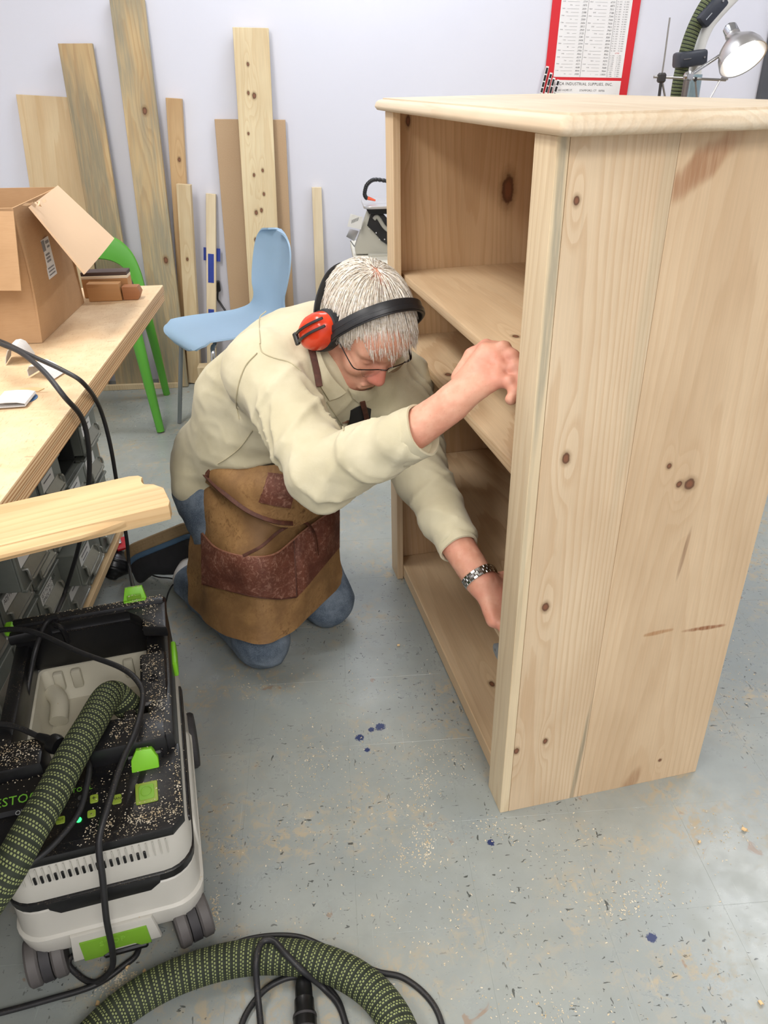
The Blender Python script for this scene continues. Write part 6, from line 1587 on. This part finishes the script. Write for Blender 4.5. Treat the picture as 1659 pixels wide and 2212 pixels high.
MB().tube([jt+V(-0.004, 0, -0.012), V(jt[0]-0.012, jt[1], 0.935)], 0.011, 14).build('lamp_post', plain('lamp_post_steel', S(120, 112, 106), 0.35, 0.8), LMP, W1)
MB().lathe([(0.09, 0.0), (0.09, 0.012), (0.02, 0.02), (0.0, 0.02)], 28, (jt[0]-0.012, jt[1], 0.9205), caps=False).build('lamp_base', ALB, LMP, W1)
# ---- suction boom
EXB = thing('suction_boom', 'white suction boom with a green braided hose clipped along it', 'boom', (1.55, 3.55, 0.92))
hq = [pY(1452, 330, 3.5), pY(1463, 205, 3.5), pY(1480, 120, 3.5), pY(1502, 55, 3.5), pY(1536, -5, 3.5), pY(1585, -60, 3.5)]
MB().tube(spline([V(hq[0][0], hq[0][1], 0.925)]+hq, 8), 0.027, 20, caps=False).build('boom_hose', HOSE, EXB, W1, smooth=80)
pq = [pY(1495, 330, 3.55), pY(1497, 215, 3.55), pY(1506, 120, 3.55), pY(1525, 62, 3.55), pY(1552, 25, 3.55), pY(1600, -25, 3.55)]
MB().tube(spline([V(pq[0][0], pq[0][1], 0.925)]+pq, 8), 0.026, 20).build('boom_pipe', plain('white_pipe', S(220, 218, 212), 0.4), EXB, W1, smooth=80)
NAVY = plain('navy_clip', S(44, 48, 58), 0.45)
for (a, b, rr2) in ((1490, 127, 0.10), (1533, 24, 0.85)):
    c = pY(a, b, 3.49); ax2 = [V(math.cos(rr2), 0, math.sin(rr2)), V(0, 1, 0), V(-math.sin(rr2), 0, math.cos(rr2))]
    MB().box(c, (0.115, 0.09, 0.056), ax2, bev=0.012, seg=2).build('hose_clip', NAVY, EXB, W1)
    MB().tube([c+ax2[0]*-0.045+V(0, -0.047, 0.002), c+ax2[0]*-0.015+V(0, -0.047, 0.002)], 0.002, 6).build('clip_wire', CHROME, EXB, W1)
    MB().lathe([(0.005, 0), (0.004, 0.003), (0.0, 0.003)], 10, c+ax2[0]*0.04+V(0, -0.045, 0), [(1, 0, 0), (0, 0, 1), (0, -1, 0)], caps=False).build('screw', CHROME, EXB, W1)
# ---- rod stand
RS_ = thing('rod_stand', 'thin metal rod stand with dark clamps beside the task lamp', 'stand', pY(1428, 205, 3.3))
ROD = plain('rod_steel', S(150, 146, 140), 0.35, 0.8); DRK = plain('clamp_dark', S(48, 44, 42), 0.5)
c = pY(1429, 168, 3.3)
MB().tube(spline([c, pY(1436, 120, 3.3), pY(1444, 60, 3.3), pY(1447, 38, 3.3)], 6), 0.0032, 8).build('tall_rod', ROD, RS_, W1)
MB().tube([pY(1412, 166, 3.3), pY(1568, 173, 3.3)], 0.0045, 10).build('cross_rod', ROD, RS_, W1)
MB().box(c, (0.030, 0.026, 0.034), bev=0.006).build('clamp', DRK, RS_, W1); MB().box(pY(1502, 171, 3.3), (0.012, 0.012, 0.016), bev=0.003).build('clamp', DRK, RS_, W1)
for a, r_ in (((1424, 207), 0.006), ((1436, 207), 0.004)):
    q = pY(*a, 3.3); d = nrm(q-c); MB().tube([c, c+d*((c[2]-0.925)/-d[2])], r_, 8).build('leg', DRK if r_ > .005 else ROD, RS_, W1)
q1 = pY(1505, 207, 3.3); d = nrm(q1-pY(1502, 172, 3.3)); s0 = pY(1502, 172, 3.3); MB().tube([s0, s0+d*((s0[2]-0.925)/-d[2])], 0.004, 8).build('leg', ROD, RS_, W1)
q0, q1 = pY(1556, 172, 3.3), pY(1534, 212, 3.3); d = nrm(q1-q0)
MB().tube(spline([pY(1572, 171, 3.3), pY(1563, 170, 3.3), q0, q1, q0+d*((q0[2]-0.925)/-d[2])], 6), 0.004, 8).build('leg', ALB, RS_, W1)
jar = G('jar_plastic'); jar.b.inputs['Transmission Weight'].default_value = 0.7; JAR = jar.fin(S(200, 220, 226), 0.1)
q = pY(1494, 183, 3.36)
o = MB().lathe([(0.0, 0.921), (0.032, 0.921), (0.034, 0.93), (0.034, q[2]+0.035), (0.031, q[2]+0.035), (0.031, 0.926), (0.0, 0.925)], 24, (q[0]+0.01, q[1]+0.02, 0), caps=False).build('clear_tube', JAR)
tag(o, 'clear bluish plastic tube standing behind the task lamp post', 'tube')
# ---- cord by the wall, offcut
PCD = thing('appliance_cable', 'black power cord with a plug against the wall behind the taped strip', 'cord', pY(472, 640, 3.9))
MB().box(pY(471, 618, 3.905), (0.022, 0.03, 0.05), bev=0.004).build('plug', BLACKM, PCD, W1)
MB().tube(spline([pY(471, 625, 3.90), pY(470, 645, 3.895), pY(476, 655, 3.895), pY(496, 686, 3.88), pY(520, 730, 3.86), V(pY(540, 800, 3.84)[0], 3.85, 0.006)], 6), 0.005, 8).build('cord', BLACKM, PCD, W1)
o = MB().box((pY(441, 810, 3.74)[0], 3.76, 0.061), (0.055, 0.07, 0.12), bev=0.002).build('wood_offcut', WT['pale'], None, W1); tag(o, 'stubby pale wood offcut standing behind the blue chair', 'wood block')
# ---- tool on the floor under the bench end
TL_ = thing('cordless_tool', 'black tool with a red and silver piece on the floor at the bench end', 'tool', (-0.745, 2.10, 0))
tc_ = V(-0.722, 2.085, 0.041)
def f_tool(P):
    d = sd_ell(P, tc_, (0.042, 0.046, 0.040)); d = smin(d, sd_cone(P, tc_+V(0.0, -0.02, -0.015), tc_+V(0.03, -0.01, -0.01), 0.028, 0.024), 0.012)
    d = smin(d, sd_cone(P, tc_+V(-0.02, 0.03, 0.02), tc_+V(0.0, 0.05, 0.03), 0.03, 0.026), 0.015)
    d = d-0.004*np.clip(np.sin(P@V(60, 120, 150)), 0, 1)
    return smax(d, 0.001-P[:, 2], 0.003)
sdf_build('tool_body', [(f_tool, tc_-0.1, tc_+0.12, 0.0032)], BLACKM, TL_)
MB().box(tc_+V(0.026, 0.03, 0.050), (0.040, 0.050, 0.014), [nrm((1, 0.4, 0)), nrm((-0.4, 1, 0.3)), nrm((0.1, -0.3, 1))], bev=0.003).build('red_guard', plain('tool_red', S(196, 30, 40), 0.4), TL_, W1)
MB().box(tc_+V(0.008, 0.028, 0.062), (0.034, 0.030, 0.008), [nrm((1, 0.4, 0)), nrm((-0.4, 1, 0.3)), nrm((0.1, -0.3, 1))], bev=0.002).build('silver_plate', ALU, TL_, W1)

# ================================================================ SAWDUST
def dust_mat():
    g = G('sawdust'); n = g.noise(g.obj(), 60, 2); return g.fin(g.ramp(n, [(0.35, S(192, 172, 138)), (0.5, S(212, 198, 170)), (0.65, S(226, 216, 196))]), 0.85, 0, 0.2)
DUST = dust_mat()
def flakes(pts, name, label, seed, l0=0.0012, l1=0.0045):
    rg = np.random.RandomState(seed); vs = []; fs = []
    for p in pts:
        l = rg.uniform(l0, l1); w_ = rg.uniform(0.0004, 0.0012); a = rg.uniform(0, 2*math.pi); t = V(math.cos(a), math.sin(a), rg.uniform(-0.15, 0.35)); s_ = V(-math.sin(a), math.cos(a), rg.uniform(-0.3, 0.3))
        o_ = len(vs); c = np.asarray(p)+V(0, 0, 0.0006)
        vs += [c-t*l/2-s_*w_, c-t*l/2+s_*w_, c+t*l/2+s_*w_+V(0, 0, l*0.12), c+t*l/2-s_*w_+V(0, 0, l*0.12), c+V(0, 0, w_*0.8)]
        fs += [[o_, o_+1, o_+4], [o_+1, o_+2, o_+4], [o_+2, o_+3, o_+4], [o_+3, o_, o_+4], [o_, o_+3, o_+2, o_+1]]
    me = bpy.data.meshes.new(name); me.from_pydata([tuple(v) for v in vs], [], fs); me.materials.append(DUST)
    o = bpy.data.objects.new(name, me); link(o, None, W1); o['kind'] = 'stuff'; o['label'] = label; o['category'] = 'sawdust'; return o
rg = np.random.RandomState(3); fp = []
for (x, y, sx, sy, n) in ((700, 1640, 45, 45, 160), (660, 1700, 35, 50, 120), (930, 1660, 22, 45, 160), (915, 1690, 16, 30, 120), (830, 1720, 40, 30, 100), (905, 1800, 25, 35, 130), (925, 1830, 8, 22, 110), (880, 1860, 40, 20, 100), (990, 1640, 18, 25, 70), (465, 1965, 6, 18, 110), (480, 1830, 20, 80, 80), (560, 1480, 90, 25, 120), (840, 1620, 40, 30, 80), (1075, 1790, 50, 14, 120), (1250, 1830, 60, 30, 110), (1380, 1920, 50, 25, 110), (1560, 1810, 40, 30, 110), (1600, 1480, 25, 60, 120), (1180, 2180, 90, 22, 150), (1330, 1960, 60, 14, 110), (240, 2130, 30, 14, 170), (270, 2110, 26, 12, 130), (280, 930, 60, 30, 60), (300, 890, 50, 16, 60), (780, 1500, 120, 70, 160), (1100, 1950, 200, 100, 220), (900, 2000, 120, 60, 120), (640, 1900, 120, 90, 120)):
    for _ in range(int(n*0.7)):
        q = flr(rg.normal(x, sx), rg.normal(y, sy)) if y < 2400 else None
        if q is not None and q[1] > 0.45 and q[1] < 3.8: fp.append(q)
def inside_bk(q): 
    r = q[:2]-V(0.3033, 1.0739); a = 0.153731; lx = r[0]*math.cos(a)+r[1]*math.sin(a); ly = -r[0]*math.sin(a)+r[1]*math.cos(a); return -0.003 < lx < 0.47 and -0.003 < ly < 0.98
fp = [q for q in fp if not inside_bk(q)]
flakes(fp, 'floor_sawdust', 'loose pale sawdust scattered over the painted floor', 1, 0.0010, 0.0045)
# on the extractor: dropped straight down onto its parts
bpy.context.view_layer.update(); dg = bpy.context.evaluated_depsgraph_get()
vp = []
for (x, y, sx, sy, n) in ((0.118, 0.10, 0.012, 0.07, 420), (0.10, 0.238, 0.03, 0.010, 260), (0.0, 0.245, 0.08, 0.006, 160), (0.07, -0.075, 0.04, 0.022, 420), (-0.11, -0.08, 0.035, 0.022, 520), (0.02, -0.222, 0.075, 0.012, 620), (0.09, -0.225, 0.03, 0.012, 260), (0.145, -0.17, 0.004, 0.04, 160), (0.05, -0.16, 0.06, 0.03, 260), (0.127, -0.02, 0.012, 0.03, 160), (0.0, 0.10, 0.06, 0.06, 90), (-0.06, -0.23, 0.05, 0.010, 160)):
    for _ in range(int(n*0.75)):
        q = VL(rg.normal(x, sx), rg.normal(y, sy), 0.60)
        ok, loc, nr, idx, ob, mt = scene.ray_cast(dg, Vector(q), Vector((0, 0, -1)))
        if ok and ob.parent == VC and nr.z > 0.5: vp.append(np.array(loc))
flakes(vp, 'extractor_sawdust', 'pale sawdust lying on top of the dust extractor', 2, 0.0007, 0.0026)
# a few curled shavings
SHV = plain('shaving_pale', S(226, 192, 142), 0.7)
for i, (x, y, s_) in enumerate(((213, 2172, 1.0), (277, 2090, 1.0), (312, 2098, 0.8), (1605, 1795, 1.2), (1510, 1822, 0.8), (1645, 2170, 0.9), (862, 1395, 0.9))):
    c = flr(x, y); G_ = []; a0 = i*1.3
    for t in np.linspace(0, 1, 9):
        an = t*4.2; r_ = 0.0042*s_*(0.5+0.7*t); mid = c+V(math.cos(a0), math.sin(a0), 0)*(r_*math.cos(an))+V(0, 0, 0.0095*s_+r_*math.sin(an)+0.002*t); sd = V(-math.sin(a0), math.cos(a0), 0)
        G_.append([mid-sd*(0.0035*s_-0.002*t), mid+sd*(0.0035*s_+0.003*t)])
    zmin = min(p[2] for r in G_ for p in r); G_ = [[p-V(0, 0, zmin-0.0006) for p in r] for r in G_]
    o = MB().grid(G_, 0.0005).build('curled_shaving', SHV); tag(o, ['curled wood shaving on the floor near the extractor caster', 'curled wood shaving beside the extractor brake pedal', 'curled wood shaving between hose and extractor', 'large curled shaving on the floor beyond the bookcase side', 'small curled shaving on the floor beyond the bookcase side', 'curled wood shaving on the bare floor far from everything', 'curled wood shaving on the floor before the open bookcase'][i], 'shaving', 'curled shavings on the floor')
